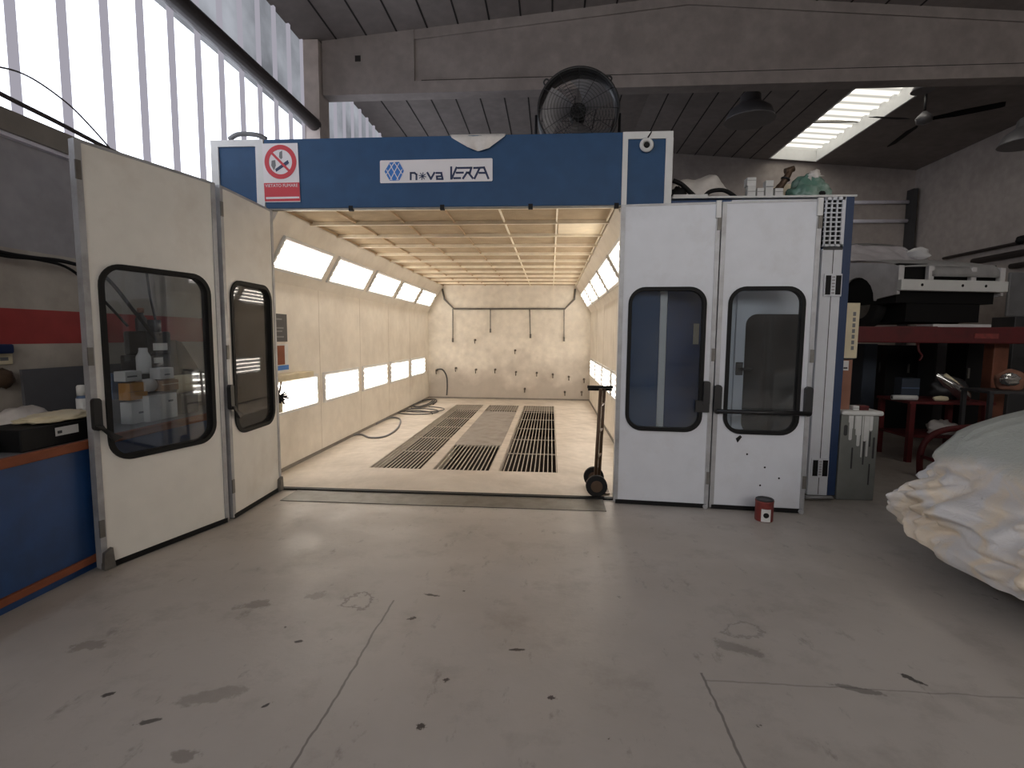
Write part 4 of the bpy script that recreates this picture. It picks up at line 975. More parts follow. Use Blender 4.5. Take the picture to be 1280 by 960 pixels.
# dark board leaning at the wall
ya, yb = at(20, 480, X=-3.5).y, at(104, 480, X=-3.5).y
o = tag(obj('dark_board', prism([(ya, ZB), (yb+.6, ZB), (yb+.6, ZB+.42), (ya+.03, ZB+.42)], lambda u, v, d: Vector((-3.44-d-.1*(v-ZB), u, v)), 0, .02), 'boardg'), 'dark grey board leaning on the wall behind the bench', 'board')
c = at(101, 482, X=-3.2)
can2 = thing('spray_can', 'slim white and blue aerosol can on the bench close to the open door', 'spray can', (c.x, c.y, ZB))
obj('can_body', lathe((c.x, c.y, ZB), [(.03, 0), (.032, .01), (.032, .22), (.022, .245)]), 'bluegrey', can2)
obj('label', lathe((c.x, c.y, ZB), [(.0325, .10), (.0327, .22)]), 'paper', can2)
obj('cap', lathe((c.x, c.y, ZB), [(.026, .24), (.027, .30), (.02, .31), (.001, .312)]), 'paper', can2)
# items on the wall at far left
p = at(3, 436, X=-3.5); o = tag(obj('wall_bracket', box(-3.55, -3.47, p.y-.14, p.y+.05, p.z-.03, p.z+.03, .01), 'logodark'), 'dark blue bracket on the wall at the left edge of the view', 'bracket')
p = at(5, 449, X=-3.53); o = tag(obj('wall_label', box(-3.55, -3.535, p.y-.12, p.y+.06, p.z-.035, p.z+.035, .002), 'cream'), 'cream tag on the wall under the dark blue bracket', 'tag')
obj('mark', box(-3.535, -3.533, p.y-.02, p.y+.03, p.z-.01, p.z+.012), 'mgrey', o)
p = at(2, 473, X=-3.51); o = tag(obj('wooden_handle', lumpy(p, .05, .07, .065, .25, 2, 51, False, 20, 12), 'brown'), 'round brown knob on the wall above the workbench at the left edge', 'knob')
# cables
def cable(pts, r, lab_, mk='black'):
    o = obj('cable', tube(smoothpath(pts), r, 8), mk); tag(o, lab_, 'cable', 'loose cables on the left wall'); return o
X_ = -3.46
cable([at(-60, 296, X=X_), at(0, 315, X=X_), at(40, 322, X=X_), at(85, 328, X=X_), at(130, 345, X=X_), at(170, 392, X=X_+.25), at(196, 425, X=-3.12)], .014, 'thick black cable bundle drooping across the white wall')
cable([at(-60, 300, X=X_), at(0, 319, X=X_), at(50, 325, X=X_), at(90, 338, X=X_), at(130, 376, X=X_), at(160, 408, X=X_+.1)], .010, 'thinner black cable under the thick bundle on the white wall')
cable([at(183, 338, X=-3.4), at(188, 372, X=-3.35), at(195, 402, X=-3.25), at(200, 420, X=-3.2)], .009, 'black cable hanging down to the box stack behind the door glass')
cable([at(-60, 84, X=-3.53), at(0, 117, X=-3.53), at(70, 152, X=-3.53), at(140, 188, X=-3.53), at(215, 220, X=-3.53)], .016, 'grey conduit lying along the glazing sill', 'pipe')
cable([at(-60, 80, X=-3.5), at(0, 84, X=-3.5), at(40, 98, X=-3.5), at(85, 130, X=-3.5), at(115, 160, X=-3.5), at(138, 186, X=-3.52)], .006, 'thin black wire arching in front of the glazing', 'pipe')
# stack of boxes and a mixing device behind the glass of the big left door
def stackbox(px0, px1, py0, py1, X, dx, mk, lab_, cat='box', name='carton', zb=None):
    a = at(px0, py1, X=X); b = at(px1, py0, X=X)
    zb = a.z if zb is None else zb
    o = obj(name, box(X-dx, X, a.y, b.y, zb, b.z, .003), mk); tag(o, lab_, cat); return o
o = stackbox(166, 186, 500, 535, -3.05, .09, 'paper', 'white carton low on the bench under the ochre box', zb=ZB)
obj('mark', box(-3.05, -3.0485, o.location.y-.02, o.location.y+.07, ZB+.07, ZB+.085), 'mgrey', o)
zt = at(170, 500, X=-3.05).z
o = stackbox(163, 184, 477, 500, -3.05, .09, 'ochre', 'ochre carton between two white ones behind the door glass', zb=zt+.001)
obj('tape_line', box(-3.05, -3.0485, o.location.y-.1, o.location.y+.1, zt+.06, zt+.064), 'card', o)
zt = at(163, 477, X=-3.05).z
o = stackbox(157, 177, 463, 477, -3.05, .09, 'paper', 'white carton on top of the ochre one behind the glass', zb=zt+.001)
obj('mark', box(-3.05, -3.0485, o.location.y-.06, o.location.y+.03, zt+.03, zt+.042), 'mgrey', o)
o = stackbox(188, 221, 490, 530, -3.0, .12, 'paper', 'large pale carton on the bench right of the ochre box', zb=ZB)
obj('mark', box(-3.0, -2.9985, o.location.y+.05, o.location.y+.1, ZB+.13, ZB+.145), 'mgrey', o)
zt = at(200, 490, X=-3.0).z
o = stackbox(205, 223, 474, 490, -3.0, .10, 'card', 'brown cardboard carton on the large pale one', zb=zt+.001)
obj('tape_line', box(-3.0, -2.9985, o.location.y-.1, o.location.y+.1, zt+.05, zt+.056), 'cream', o)
zt2 = at(205, 474, X=-3.0).z
o = stackbox(201, 217, 459, 474, -3.0, .09, 'paper', 'small white carton topmost on the brown cardboard', zb=zt2+.001)
obj('mark', box(-3.0, -2.9985, o.location.y-.03, o.location.y+.03, zt2+.03, zt2+.04), 'mgrey', o)
a = at(186, 484, X=-3.0); b = at(204, 476, X=-3.0)
o = obj('paper_roll', cyl((-3.08, a.y+.012, zt+.053), (-3.08, b.y-.02, zt+.053), .05, 24), 'whitebag'); tag(o, 'pale tape roll lying left of the brown carton', 'roll')
obj('core', cyl((-3.08, a.y+.006, zt+.053), (-3.08, a.y+.013, zt+.053), .028, 20), 'black', o)
a = at(226, 481, X=-3.05)
ro = thing('paper_roll', 'cream masking paper roll right of the brown carton', 'roll', (-3.05, a.y, zt))
obj('roll', cyl((-3.12, a.y-.03, a.z), (-3.12, a.y+.2, a.z), .075, 28), 'cream', ro); obj('core', cyl((-3.12, a.y-.036, a.z), (-3.12, a.y-.029, a.z), .04, 20), 'card', ro)
o = tag(obj('roll_rest', box(-3.2, -3.04, a.y-.02, a.y+.19, ZB, a.z-.075, .004), 'dgrey'), 'dark stand carrying the cream paper roll', 'stand')
obj('edge', box(-3.04, -3.036, a.y-.02, a.y+.19, a.z-.09, a.z-.08), 'mgrey', o)
o = stackbox(141, 160, 466, 496, -3.2, .10, 'bluegrey', 'bluish grey carton at the left of the white stack', zb=at(141, 500, X=-3.2).z)
o2 = stackbox(136, 162, 497, 540, -3.2, .12, 'mgrey', 'grey crate on the bench carrying the bluish carton', cat='crate', name='crate', zb=ZB)
top2 = at(141, 500, X=-3.2).z
# put the bluish one onto the crate
o2.data.transform(Matrix.Scale((top2-ZB)/max(.01, max(v.co.z for v in o2.data.vertices)), 4, (0, 0, 1)))
# paint mixing device: black bodies with white labels, bottle, dark hood
d0 = at(190, 455, X=-3.15)
dv = thing('mixing_machine', 'black mixing machine with white labels on a pedestal behind the box stack', 'machine', (-3.3, d0.y, ZB))
a = at(178, 465, X=-3.2); b = at(215, 400, X=-3.2)
obj('pedestal', box(-3.42, -3.26, a.y, b.y-.05, ZB, a.z, .004), 'dgrey', dv)
h1 = at(190, 444, X=-3.2); h2 = at(190, 422, X=-3.2)
obj('lower_unit', box(-3.4, -3.2, a.y+.02, b.y-.04, a.z, h1.z, .01), 'blackp', dv)
obj('upper_unit', box(-3.4, -3.2, a.y+.06, b.y-.02, h1.z, h2.z+.05, .015), 'black', dv)
y0_, y1_ = at(191, 430, X=-3.2).y, at(209, 430, X=-3.2).y
part(obj('label', box(-3.2, -3.198, y0_, y1_, at(195, 438, X=-3.2).z, at(195, 429, X=-3.2).z), 'paper', dv), 'white label')
part(obj('label', box(-3.2, -3.198, y0_, y0_+.1, at(195, 454, X=-3.2).z, at(195, 447, X=-3.2).z), 'paper', dv), 'white label')
t1 = at(194, 410, X=-3.25)
obj('motor', cyl((-3.28, t1.y, h2.z+.04), (-3.28, t1.y, at(194, 400, X=-3.28).z), .065, 20), 'dgrey', dv)
obj('cup', lathe((-3.16, at(180, 460, X=-3.16).y, a.z-.01), [(.045, 0), (.05, .02), (.05, .13), (.03, .17), (.03, .2)]), 'paper', dv)
hd = [at(214, 425, X=-3.3), at(222, 428, X=-3.3), at(244, 462, X=-3.3), at(243, 474, X=-3.3), at(220, 470, X=-3.3)]
obj('hood', prism([(p_.y, p_.z) for p_ in hd], lambda u, v, d: Vector((d, u, v)), -3.42, -3.26), 'black', dv)
kn = at(175, 410, X=-3.2); bk = thing('bottle', 'small dark bottle with pink cap on top of the mixing machine', 'bottle', (-3.27, a.y+.1, h2.z+.05))
obj('bottle_body', lathe((-3.27, a.y+.1, h2.z+.05), [(.035, 0), (.04, .01), (.04, .10), (.018, .13), (.018, .15)]), 'dgrey', bk)
part(obj('cap', lathe((-3.27, a.y+.1, h2.z+.05), [(.024, .148), (.024, .185), (.001, .187)]), 'terra', bk), 'pinkish cap')

# ================================================================== RIGHT SIDE: LIFT, CAR SHELL, BENCH, COVERED CAR
# car lift
lf = thing('car_lift', 'dark red four post platform lift carrying the white car shell', 'car lift', (5.2, 8.2, 0))
obj('cross_beam', box(3.35, 7.2, 6.60, 6.76, 1.46, 1.655, .012), 'redsteel', lf)
part(obj('maker_strip', box(5.05, 5.32, 6.592, 6.60, 1.52, 1.58), 'canred', lf), 'faded lettering strip')
part(obj('cross_beam', box(3.35, 7.2, 10.6, 10.76, 1.46, 1.655, .012), 'redsteel', lf), 'rear cross beam')
for x_ in (4.25, 5.60): obj('runway', box(x_, x_+.5, 6.76, 11.0, 1.60, 1.665, .008), 'redsteel', lf)
for x_ in (3.28, 5.52+.0): pass
for x_, y_ in ((5.62, 6.98), (7.25, 10.68), (3.3, 10.68)):
    part(obj('post', box(x_-.09, x_+.09, y_-.08, y_+.08, 0, 1.46 if x_ == 5.62 else 2.3, .01), 'orange', lf), 'orange brown post')
obj('safety_hook', tube(smoothpath([(4.55, 6.8, 1.46), (4.56, 6.78, 1.36), (4.60, 6.78, 1.30), (4.57, 6.78, 1.24)]), .012, 6), 'redsteel', lf)
o = tag(obj('white_board', box(4.85, 5.55, 7.0, 7.3, 1.64, 1.70, .004), 'carwhite'), 'pale board lying on the red lift platform under the car shell', 'board')
# car shell (local: x forward, y left, z up from the tyres)
RZ = math.radians(-79.4)
car = thing('car_shell', 'stripped white car body shell up on the red lift', 'car', (5.02, 9.52, 1.667), None, RZ); car.scale = (1.04, 1.0, 1.10)
def arc(cx, cz, r, a0, a1, n=10): return [(cx + r*math.cos(math.radians(a0+(a1-a0)*i/n)), cz + r*math.sin(math.radians(a0+(a1-a0)*i/n))) for i in range(n+1)]
side = [(1.97, .40)] + [(1.62, .36)] + arc(1.27, .34, .33, 0, 180) + [(.92, .25), (-.98, .25)] + arc(-1.33, .36, .35, 0, 180) + [(-2.05, .36), (-2.1, .85), (-1.5, .95), (.5, .92), (1.0, .90), (1.72, .80), (1.93, .745), (1.97, .70)]
for s in (-1, 1):
    y0_, y1_ = sorted((s*.80, s*.76))
    part(obj('body_side', prism(side, lambda u, v, d: Vector((u, d, v)), y0_, y1_), 'carwhite', car, local=True), 'white body side with wheel arches')
    bm = prism([(1.08, .87), (.99, .92), (.46, 1.20), (.56, 1.20), (.62, 1.19)], lambda u, v, d: Vector((u, d*(1-.28*max(0, v-.9)/.30), v)), y0_*.97, y1_*.97)
    obj('roof_pillar', bm, 'carwhite', car, local=True)
    bm = prism([(-1.6, .92), (-1.35, .92), (-1.0, 1.20), (-1.15, 1.20)], lambda u, v, d: Vector((u, d*(1-.28*max(0, v-.9)/.30), v)), y0_*.97, y1_*.97)
    obj('roof_pillar', bm, 'carwhite', car, local=True)
    for wx in (1.27, -1.33):
        w_ = obj('wheel', cyl((wx, s*.72, .31), (wx, s*.55, .31), .31, 32), 'tyre', car, local=True)
        part(obj('rim', cyl((wx, s*.725, .31), (wx, s*.70, .31), .19, 24), 'steel', w_, local=True), 'steel rim')
    # rounded lump of the mirror corner / pillar foot
def hood(i, j):
    u = i/14; v = j/14*2-1; x = .98 + .99*u
    return Vector((x - .05*v*v*u, v*.775, .945 - .10*u - .02*v*v - .10*u**5))
bm = grid(15, 15, hood); bmesh.ops.solidify(bm, geom=bm.faces[:], thickness=.02); obj('hood', bm, 'carwhite', car, local=True)
def nose(i, j):
    u = i/8; v = j/12; y_ = -.32 + 1.02*v
    return Vector((1.80 + .19*math.sin(u*PI/2), y_, .82 - .20*u*u - .02*(1-u)))
bm = grid(9, 13, nose); bmesh.ops.solidify(bm, geom=bm.faces[:], thickness=.02); part(obj('hood_nose', bm, 'carwhite', car, local=True), 'turned down front edge of the hood')
# front panel with lamp openings and slot
for ya_, yb_ in ((-.80, -.72), (.72, .80), (-.36, -.28), (.28, .36)): obj('lamp_surround', box(1.92, 1.98, ya_, yb_, .45, .745, .008), 'carwhite', car, local=True)
bm = box(1.95, 2.03, -.80, .80, .44, .575, .012); part(obj('bumper_beam', bm, 'post', car, local=True), 'pale front crossmember')
bm = bmesh.new()
for y_ in (-.5, .1, .45): tube([(2.032, y_, .51), (2.036, y_, .51)], .018, 10, bm)
obj('bolt_hole', bm, 'black', car, local=True)
obj('engine_bay', box(.9, 1.9, -.74, .74, .30, .78), 'black', car, local=True)
obj('underbody', box(-1.95, 1.88, -.56, .56, .07, .36), 'black', car, local=True)
obj('cowl', box(.85, 1.02, -.74, .74, .62, .905), 'carwhite', car, local=True)
def roof(i, j):
    u = i/10; v = j/10*2-1; return Vector((.56 - 1.7*u, v*.585, 1.225 + .03*math.sin(u*PI) + .03*(1-v*v)))
bm = grid(11, 11, roof); bmesh.ops.solidify(bm, geom=bm.faces[:], thickness=.03); obj('roof', bm, 'carwhite', car, local=True)
def ws(i, j):
    u = i/16; v = j/16*2-1; p_ = Vector((1.0 - .46*u, v*(.72-.14*u), .915 + .315*u))
    return p_ + Vector((.02, 0, .03))*noise.noise(Vector((u*4, v*4, 1)))
part(obj('windscreen_film', grid(17, 17, ws), 'film', car, local=True), 'greyish masking film over the windscreen opening')
obj('cabin_tub', box(-1.9, .84, -.74, .74, .3, .88), 'dgrey', car, local=True)
# something white stuffed at the windscreen's far corner
o = obj('masking_bundle', lumpy((.78, .62, 1.06), .22, .14, .11, .22, 2.0, 61, False), 'carwhite', car, local=True); part(o, 'white wrapped bundle on the pillar')

# red work table under the lift
RT = (4.37, 5.28, 6.55, 7.2)
rtb = thing('red_table', 'red steel work table with a shelf below the car lift', 'table', (4.82, 6.9, 0))
obj('tabletop', box(RT[0]-.02, RT[1]+.05, RT[2], RT[3], .72, .755, .006), 'redsteel', rtb)
obj('shelf', box(RT[0], RT[1], RT[2]+.05, RT[3]-.05, .30, .325, .004), 'redsteel', rtb)
for x_ in (RT[0]+.03, RT[1]-.03):
    for y_ in (RT[2]+.04, RT[3]-.04): obj('leg', box(x_-.03, x_+.03, y_-.03, y_+.03, 0, .72, .003), 'redsteel', rtb)
ZQ = .757
hl = thing('headlamp', 'loose silver headlamp unit lying on the red table', 'headlamp', (5.0, 6.85, ZQ))
def hlf(i, j):
    t = 2*PI*i/28; r = (j/10)
    x = .22*math.cos(t)*r*(1+.35*math.sin(t)); y_ = .13*math.sin(t)*r
    return Vector((5.0 + x*.9 + .06*r*math.sin(t)*-1, 6.75 - .09*(1-r*r), ZQ + .14 + y_*1.05 - x*.45))
bm = grid(28, 11, hlf, None, True); part(obj('lens', bm, 'chrome', hl), 'shiny silver lens')
obj('lamp_housing', lumpy((5.0, 6.86, ZQ+.13), .21, .12, .14, .25, 1.8, 71, False), 'dgrey', hl)
obj('mounting_arm', tube([(4.86, 6.74, ZQ+.32), (4.98, 6.72, ZQ+.22), (5.08, 6.70, ZQ+.10)], .02, 8), 'cream', hl)
o = tag(obj('side_lamp', lumpy((4.78, 6.66, ZQ+.024), .09, .03, .035, .2, 2, 77), 'cream'), 'small pale lamp piece lying left of the headlamp', 'lamp')
o = tag(obj('tape_roll', cyl((4.22, 6.68, ZQ+.03), (4.50, 6.66, ZQ+.03), .03, 16), 'paper'), 'white paper tube across the left corner of the red table', 'tube')
obj('core', cyl((4.215, 6.681, ZQ+.03), (4.221, 6.68, ZQ+.03), .015, 12), 'dgrey', o)
o = tag(obj('carton', box(4.5, 4.72, 6.95, 7.1, ZQ, ZQ+.25, .005), 'dimblue'), 'dim bluish box at the back of the red table', 'box')
obj('tape_line', box(4.5, 4.72, 6.9485, 6.95, ZQ+.12, ZQ+.13), 'bluegrey', o)
o = tag(obj('bundle', lumpy((4.92, 6.80, .327+.065), .16, .12, .105, .35, 2, 81), 'whitebag'), 'pale bundle on the lower shelf of the red table', 'bundle')
# red tubular trolley frame
tf = thing('trolley_frame', 'red tubular trolley frame with rounded end in front of the red table', 'trolley', (4.3, 5.75, 0))
for dy in (0, .33):
    obj('hoop', tube(smoothpath([(4.10, 5.6+dy, .02), (4.09, 5.6+dy, .25), (4.16, 5.6+dy, .42), (4.34, 5.6+dy, .52), (4.7, 5.6+dy, .56), (5.1, 5.6+dy, .58), (5.12, 5.6+dy, .02)], 8), .032, 10), 'redsteel', tf)
for x_, z_ in ((4.09, .22), (5.1, .5)): obj('cross_bar', tube([(x_, 5.6, z_), (x_, 5.93, z_)], .02, 8), 'redsteel', tf)
part(obj('bolt', lumpy((4.06, 5.58, .33), .014, .014, .014, .05, 1, 3, False, 12, 8), 'chrome', tf), 'shiny bolt')
# further dim things below the lift
def dim_box(name, px0, px1, py0, py1, Y, dy, mk, lab_, cat, floor=False):
    a = at(px0, py1, Y=Y); b = at(px1, py0, Y=Y)
    o = obj(name, box(a.x, b.x, Y, Y+dy, 0 if floor else a.z, b.z, .01), mk); tag(o, lab_, cat); return o
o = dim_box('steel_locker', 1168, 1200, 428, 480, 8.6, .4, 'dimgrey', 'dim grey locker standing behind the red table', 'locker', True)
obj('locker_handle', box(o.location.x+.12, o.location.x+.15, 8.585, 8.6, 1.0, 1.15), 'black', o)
o = dim_box('black_box', 1206, 1232, 428, 480, 7.9, .4, 'black', 'black cabinet in the shade between locker and orange post', 'cabinet', True)
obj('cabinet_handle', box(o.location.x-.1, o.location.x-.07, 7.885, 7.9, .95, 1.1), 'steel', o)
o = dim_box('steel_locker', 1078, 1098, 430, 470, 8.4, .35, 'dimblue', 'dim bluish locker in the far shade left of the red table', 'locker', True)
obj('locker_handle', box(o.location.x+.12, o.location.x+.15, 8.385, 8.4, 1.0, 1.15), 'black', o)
o = dim_box('black_box', 1106, 1166, 432, 480, 9.0, .4, 'black', 'wide black box added as shade behind the red table', 'cabinet', True)  # added black box hides the bright rear wall, in place of shade
obj('cabinet_handle', box(o.location.x-.02, o.location.x+.01, 8.985, 9.0, .95, 1.1), 'steel', o)  # handle of the added black box
# side shelf with a second lamp at the right edge of the view
a = at(1238, 489, Y=6.05)
sh = thing('parts_rack', 'dark low parts rack right of the orange post', 'rack', (a.x+.4, 6.25, 0))
obj('rack_shelf', box(a.x, a.x+1.0, 6.05, 6.48, a.z-.03, a.z, .004), 'dgrey', sh)
for x_ in (a.x+.03, a.x+.97):
    for y_ in (6.08, 6.45): obj('leg', box(x_-.02, x_+.02, y_-.02, y_+.02, 0, a.z-.03), 'dgrey', sh)
hl2 = thing('headlamp', 'second loose headlamp on the dark rack at the right edge', 'headlamp', (a.x+.28, 6.25, a.z))
b = at(1262, 474, Y=6.16)
obj('lens', lumpy((b.x, 6.15, b.z), .10, .05, .07, .3, 2.4, 91, False), 'chrome', hl2)
obj('lamp_housing', lumpy((b.x+.10, 6.27, a.z+.09), .15, .1, .14, .2, 1.8, 93), 'terra', hl2)
# pipes and rails
def rail(name, pts, r, mk, lab_): return tag(obj(name, tube(pts, r, 10), mk), lab_, 'pipe')
for (px0, py0, px1, py1, lb) in ((1040, 253.5, 1150, 253.5, 'upper horizontal pale pipe on the rear wall'), (1040, 277, 1150, 277, 'lower horizontal pale pipe on the rear wall')):
    p0 = at(px0, py0, Y=13.4); p1 = at(px1, py1, Y=13.4); rail('wall_pipe', [p0, (8.6, 13.4, p0.z)], .045, 'mull', lb)
p0 = at(1148, 236, Y=13.3)
tag(obj('wall_post', box(8.50, 8.60, 13.25, 13.48, 0, p0.z), 'dgrey'), 'dark vertical post in the rear right corner', 'post')
for (a_, b_, r_, lb) in (((1178, 323), (1300, 295), .03, 'uppermost dark pipe along the right wall'), ((1215, 327), (1300, 309), .06, 'middle thick dark pipe along the right wall'), ((1262, 333), (1300, 327), .05, 'lowest dark pipe along the right wall')):
    z_ = at(*a_, X=8.6).z; rail('wall_pipe', [(8.62, 3.0, at(*b_, X=8.6).z), (8.62, min(13.1, at(*a_, X=8.6).y), z_)], r_, 'pipe', lb)
p = at(1272, 300, X=8.55)
tag(obj('pipe_clamp', lumpy((8.61, p.y, p.z), .08, .08, .08, .2, 2, 97, False, 16, 10), 'black'), 'black pipe clamp on the right wall', 'clamp')
pv = at(1263, 340, Y=9.0); pw = at(1300, 396, Y=9.0)
o = tag(obj('van_panel', box(pv.x, pv.x+1.4, 9.0, 9.05, pw.z, pv.z, .02), 'mgrey'), 'pale body panel standing beyond the car shell at the right edge', 'panel')
o = tag(obj('panel_stand', box(pv.x+.1, pv.x+1.2, 8.95, 9.4, 0, pw.z, .01), 'dgrey'), 'dark stand carrying the pale body panel', 'stand')
obj('stand_shelf', box(pv.x+.08, pv.x+1.22, 8.93, 8.95, pw.z*.5, pw.z*.5+.05), 'redsteel', o)

# ------------------------------------------------------------------ lamps and ceiling fan
def bell(c, r, lab_):
    c = Vector(c); t = thing('pendant_lamp', lab_, 'lamp', c, 'bell shaped hanging lamps')
    bm = lathe(c, [(r, 0), (r*.98, .05*r), (r*.82, .42*r), (r*.55, .62*r), (r*.42, .72*r), (r*.40, 1.0*r), (r*.3, 1.1*r), (r*.001, 1.12*r)], 32)
    obj('lamp_shade', bm, 'lampgrey', t)
    bm = lathe(c, [(r*.97, .01), (r*.79, .42*r), (r*.52, .6*r), (.01, .62*r)], 32); obj('shade_inside', bm, 'lampin', t)
    obj('lamp_rod', tube([c + Vector((0, 0, 1.1*r)), Vector((c.x, c.y, roofz(c.x)))], .012, 8), 'blackp', t)
    obj('bulb', lathe(c, [(.001, .12*r), (.09, .22*r), (.09, .4*r), (.05, .6*r)], 16), 'mgrey', t)
bell(at(937, 151, Y=8.8), .38, 'big grey bell lamp hanging left of the skylight')
bell(at(1153, 114, Y=8.6), .15, 'small bell lamp hanging at the near end of the skylight')
p = at(1284, 180, Y=8.9); bell(p, .36, 'bell lamp half out of view at the right edge')
hb = at(1155, 150, Y=9.8)
cf = thing('ceiling_fan', 'dark three blade ceiling fan right of the skylight', 'fan', hb)
obj('fan_hub', lathe(hb, [(.001, -.07), (.11, -.05), (.13, .03), (.08, .09), (.03, .14)], 24), 'lampgrey', cf)
obj('fan_rod', tube([hb + Vector((0, 0, .12)), Vector((hb.x, hb.y, roofz(hb.x)))], .02, 8), 'blackp', cf)
def to_pl(px, py): return at(px, py, Z=hb.z)
for tip in ((1088, 146), (1257, 130), (1108, 186)):
    e = to_pl(*tip) - hb; e.z = 0; L_ = min(1.25, e.length); e.normalize(); n_ = Vector((-e.y, e.x, 0))
    bm = bmesh.new()
    for a_, w0, w1 in ((.0, 0, 0),):
        vs = []
        for q, w_ in ((.12, .03), (.3, .05), (.42, .085), (L_-.05, .075), (L_, .05)):
            for s in (-1, 1): vs.append(hb + e*q + n_*(w_*s) + Vector((0, 0, -.02*s)))
        V = [bm.verts.new(v) for v in vs]
        for k in range(4): bm.faces.new((V[2*k], V[2*k+1], V[2*k+3], V[2*k+2]))
    bmesh.ops.solidify(bm, geom=bm.faces[:], thickness=.01); obj('fan_blade', bm, 'black', cf)

# ------------------------------------------------------------------ covered car
cv = thing('covered_car', 'parked car under a crumpled beige and grey plastic cover', 'car', (2.20, 3.02, 0))
prof = [(.15, .08), (.25, .02), (.45, 0), (.54, .07), (.68, .19), (.81, .33), (.92, .47), (.99, .65), (1.05, .86), (1.10, 1.25), (1.25, 1.7), (1.40, 2.05), (1.47, 2.3)]
def setb(z):
    for (z0, d0), (z1, d1) in zip(prof, prof[1:]):
        if z <= z1: return d0 + (d1-d0)*max(0, (z-z0)/(z1-z0))
    return prof[-1][1]
def width(z): return .93 - .05*max(0, (.3-z)/.3) - .06*max(0, (z-.7)/.4)**1.5 - .16*max(0, (z-1.05)/.4)
NU, NV = 620, 140
def cover(i, j):
    t = 2*PI*i/NU; q = j/(NV-1)
    shrink = 1.0
    far = max(0., math.sin(t))**2*max(0., math.cos(t))**.5; zb_ = .19 + .13*far
    zq = zb_ + (1.45-zb_)*min(1, q/.86)
    if q > .86: shrink = max(.0, 1-(q-.86)/.14)
    fx = setb(zq); rear = 4.25 - .5*setb(zq)*.6; w_ = width(zq); n_ = 5.0
    cx = (fx + rear)/2; hx = (rear-fx)/2
    ct, st = math.cos(t), math.sin(t)
    x = cx - hx*math.copysign(abs(ct)**(2/n_), ct); y_ = w_*math.copysign(abs(st)**(2/n_), st)
    if shrink < 1: x = cx + (x-cx)*shrink; y_ *= shrink; zq += .04*(1-shrink**2)
    p = Vector((2.30 + x, 3.02 + y_, zq))
    ctr = Vector((2.24 + cx, 3.02, min(zq, .75))); d = Vector((p.x-ctr.x, (p.y-ctr.y)*1.6, (p.z-.55)*.6 if zq > .5 else 0)); d.normalize()
    # bunched skirt: puffy bulges with sharp creases between; nearly flat film above
    lo = max(0., min(1., (.74 + .08*noise.noise(Vector((p.x*3, p.y*3, 0))) - zq)/.12)); lo = lo*lo*(3-2*lo)
    a_ = p.x + p.y; s_ = a_*1.0 + p.z*.7; z_ = p.z*1.0 - a_*.25
    wv = Vector((noise.noise(Vector((s_*2, z_*3, 1))), noise.noise(Vector((s_*2, z_*3, 7))), 0))
    v1 = Vector((s_*4.4, z_*3.8, 3.)) + wv*1.0; v2 = Vector((s_*9.0, z_*7.2, 8.)) + wv*1.8; v3 = Vector((s_*13, z_*17, 2.)) + wv*1.6
    b1 = abs(noise.noise(v1))**.8; b2 = abs(noise.noise(v2))**.8; b3 = (1-abs(noise.noise(v3)))**2
    puff = (b1*.25 + b2*.15 + abs(noise.noise(v2*2.1 + Vector((3, 1, 4))))*.06 + b3*.02 - .20)*min(1, .35 + q*7)
    gen = noise.noise(Vector((p.x*1.5, p.y*1.5, p.z*1.5)))*.012 + (1-abs(noise.noise(Vector((p.x*1.1 + p.y*.8, p.y*3.4, p.z*2)) + wv*.5)))**7*.022
    p += d*((puff if puff < .03 else .03 + (puff-.03)*.45)*lo + gen*(1-lo))
    if q < .10: p.z += (noise.noise(Vector((p.x*3, p.y*3, 2)))*.035 + noise.noise(Vector((p.x*10, p.y*10, 7)))*.012)*(1-q/.10)
    p.z = max(p.z, .03)
    return p
bm = grid(NU, NV, cover, None, True)
bmesh.ops.remove_doubles(bm, verts=bm.verts[:], dist=1e-4)
for k in range(3): bmesh.ops.smooth_vert(bm, verts=bm.verts[:], factor=.5, use_axis_x=True, use_axis_y=True, use_axis_z=True); bmesh.ops.recalc_face_normals(bm, faces=bm.faces[:])
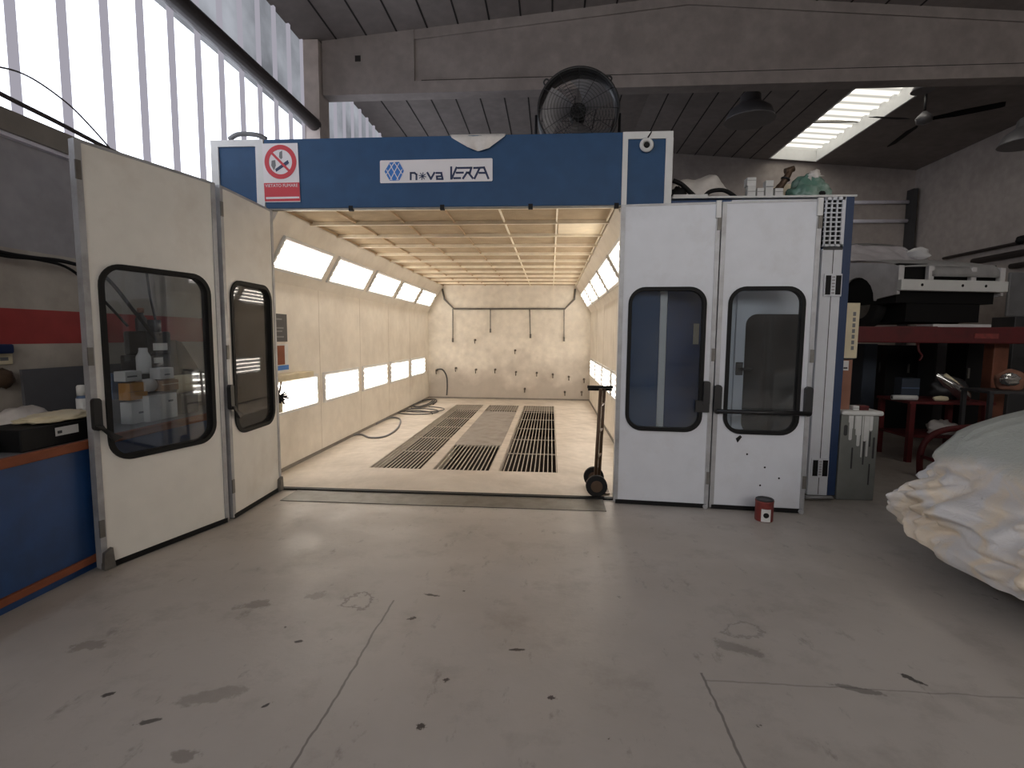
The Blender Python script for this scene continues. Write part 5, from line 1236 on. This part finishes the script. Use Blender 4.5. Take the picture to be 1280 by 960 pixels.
def cover_mat():
    Mm = bpy.data.materials.new('crumpled_cover_plastic'); Mm.use_nodes = True; nt = Mm.node_tree; b = nt.nodes['Principled BSDF']; L = nt.links.new
    tc = N(nt, 'ShaderNodeTexCoord'); nz = N(nt, 'ShaderNodeTexNoise'); nz.inputs['Scale'].default_value = 3.0; nz.inputs['Detail'].default_value = 6; nz.inputs['Distortion'].default_value = 1.2
    L(tc.outputs['Object'], nz.inputs['Vector'])
    rp = N(nt, 'ShaderNodeMapRange'); rp.inputs[1].default_value = .42; rp.inputs[2].default_value = .60; L(nz.outputs[0], rp.inputs[0])
    mx = N(nt, 'ShaderNodeMix', data_type='RGBA'); L(rp.outputs[0], mx.inputs[0]); mx.inputs[6].default_value = lin((214, 212, 212)); mx.inputs[7].default_value = lin((226, 212, 192))
    # the hood sheet is a greyer film than the bunched skirt
    sx = N(nt, 'ShaderNodeSeparateXYZ'); L(tc.outputs['Object'], sx.inputs[0])
    n2 = N(nt, 'ShaderNodeTexNoise'); n2.inputs['Scale'].default_value = 2.0; n2.inputs['Detail'].default_value = 4; L(tc.outputs['Object'], n2.inputs['Vector'])
    ad = N(nt, 'ShaderNodeMath', operation='MULTIPLY_ADD'); L(n2.outputs[0], ad.inputs[0]); ad.inputs[1].default_value = .25; L(sx.outputs[2], ad.inputs[2])
    r2 = N(nt, 'ShaderNodeMapRange'); r2.inputs[1].default_value = .84; r2.inputs[2].default_value = .92; L(ad.outputs[0], r2.inputs[0])
    m2 = N(nt, 'ShaderNodeMix', data_type='RGBA'); L(r2.outputs[0], m2.inputs[0]); L(mx.outputs[2], m2.inputs[6]); m2.inputs[7].default_value = lin((178, 182, 176))
    L(m2.outputs[2], b.inputs['Base Color']); b.inputs['Roughness'].default_value = .42
    nb = N(nt, 'ShaderNodeTexNoise'); nb.inputs['Scale'].default_value = 22; nb.inputs['Detail'].default_value = 6; nb.inputs['Distortion'].default_value = 1.5; L(tc.outputs['Object'], nb.inputs['Vector'])
    bp = N(nt, 'ShaderNodeBump'); bp.inputs['Strength'].default_value = .4; bp.inputs['Distance'].default_value = .02; L(nb.outputs[0], bp.inputs['Height']); L(bp.outputs[0], b.inputs['Normal'])
    return Mm
M['cover'] = cover_mat()
obj('cover', bm, 'cover', cv)
obj('underbody', box(2.95, 6.0, 2.5, 3.54, .22, .55, .08), 'black', cv)
for wx in (3.25, 5.6):
    for s in (-1, 1):
        w_ = obj('wheel', cyl((wx, 3.02+s*.66, .30), (wx, 3.02+s*.46, .30), .30, 32), 'tyre', cv)
        obj('rim', cyl((wx, 3.02+s*.663, .30), (wx, 3.02+s*.64, .30), .19, 24), 'steel', w_)

# ------------------------------------------------------------------ view settings, world
sc = bpy.context.scene
w = bpy.data.worlds.new('world'); sc.world = w; w.use_nodes = True
w.node_tree.nodes['Background'].inputs[0].default_value = (.75, .82, 1, 1); w.node_tree.nodes['Background'].inputs[1].default_value = .6
vs = sc.view_settings; vs.view_transform = 'Standard'; vs.look = 'None'; vs.exposure = 0.0; vs.gamma = 1.0; vs.use_curve_mapping = False
sc.cycles.max_bounces = 10; sc.cycles.diffuse_bounces = 6; sc.cycles.use_denoising = True
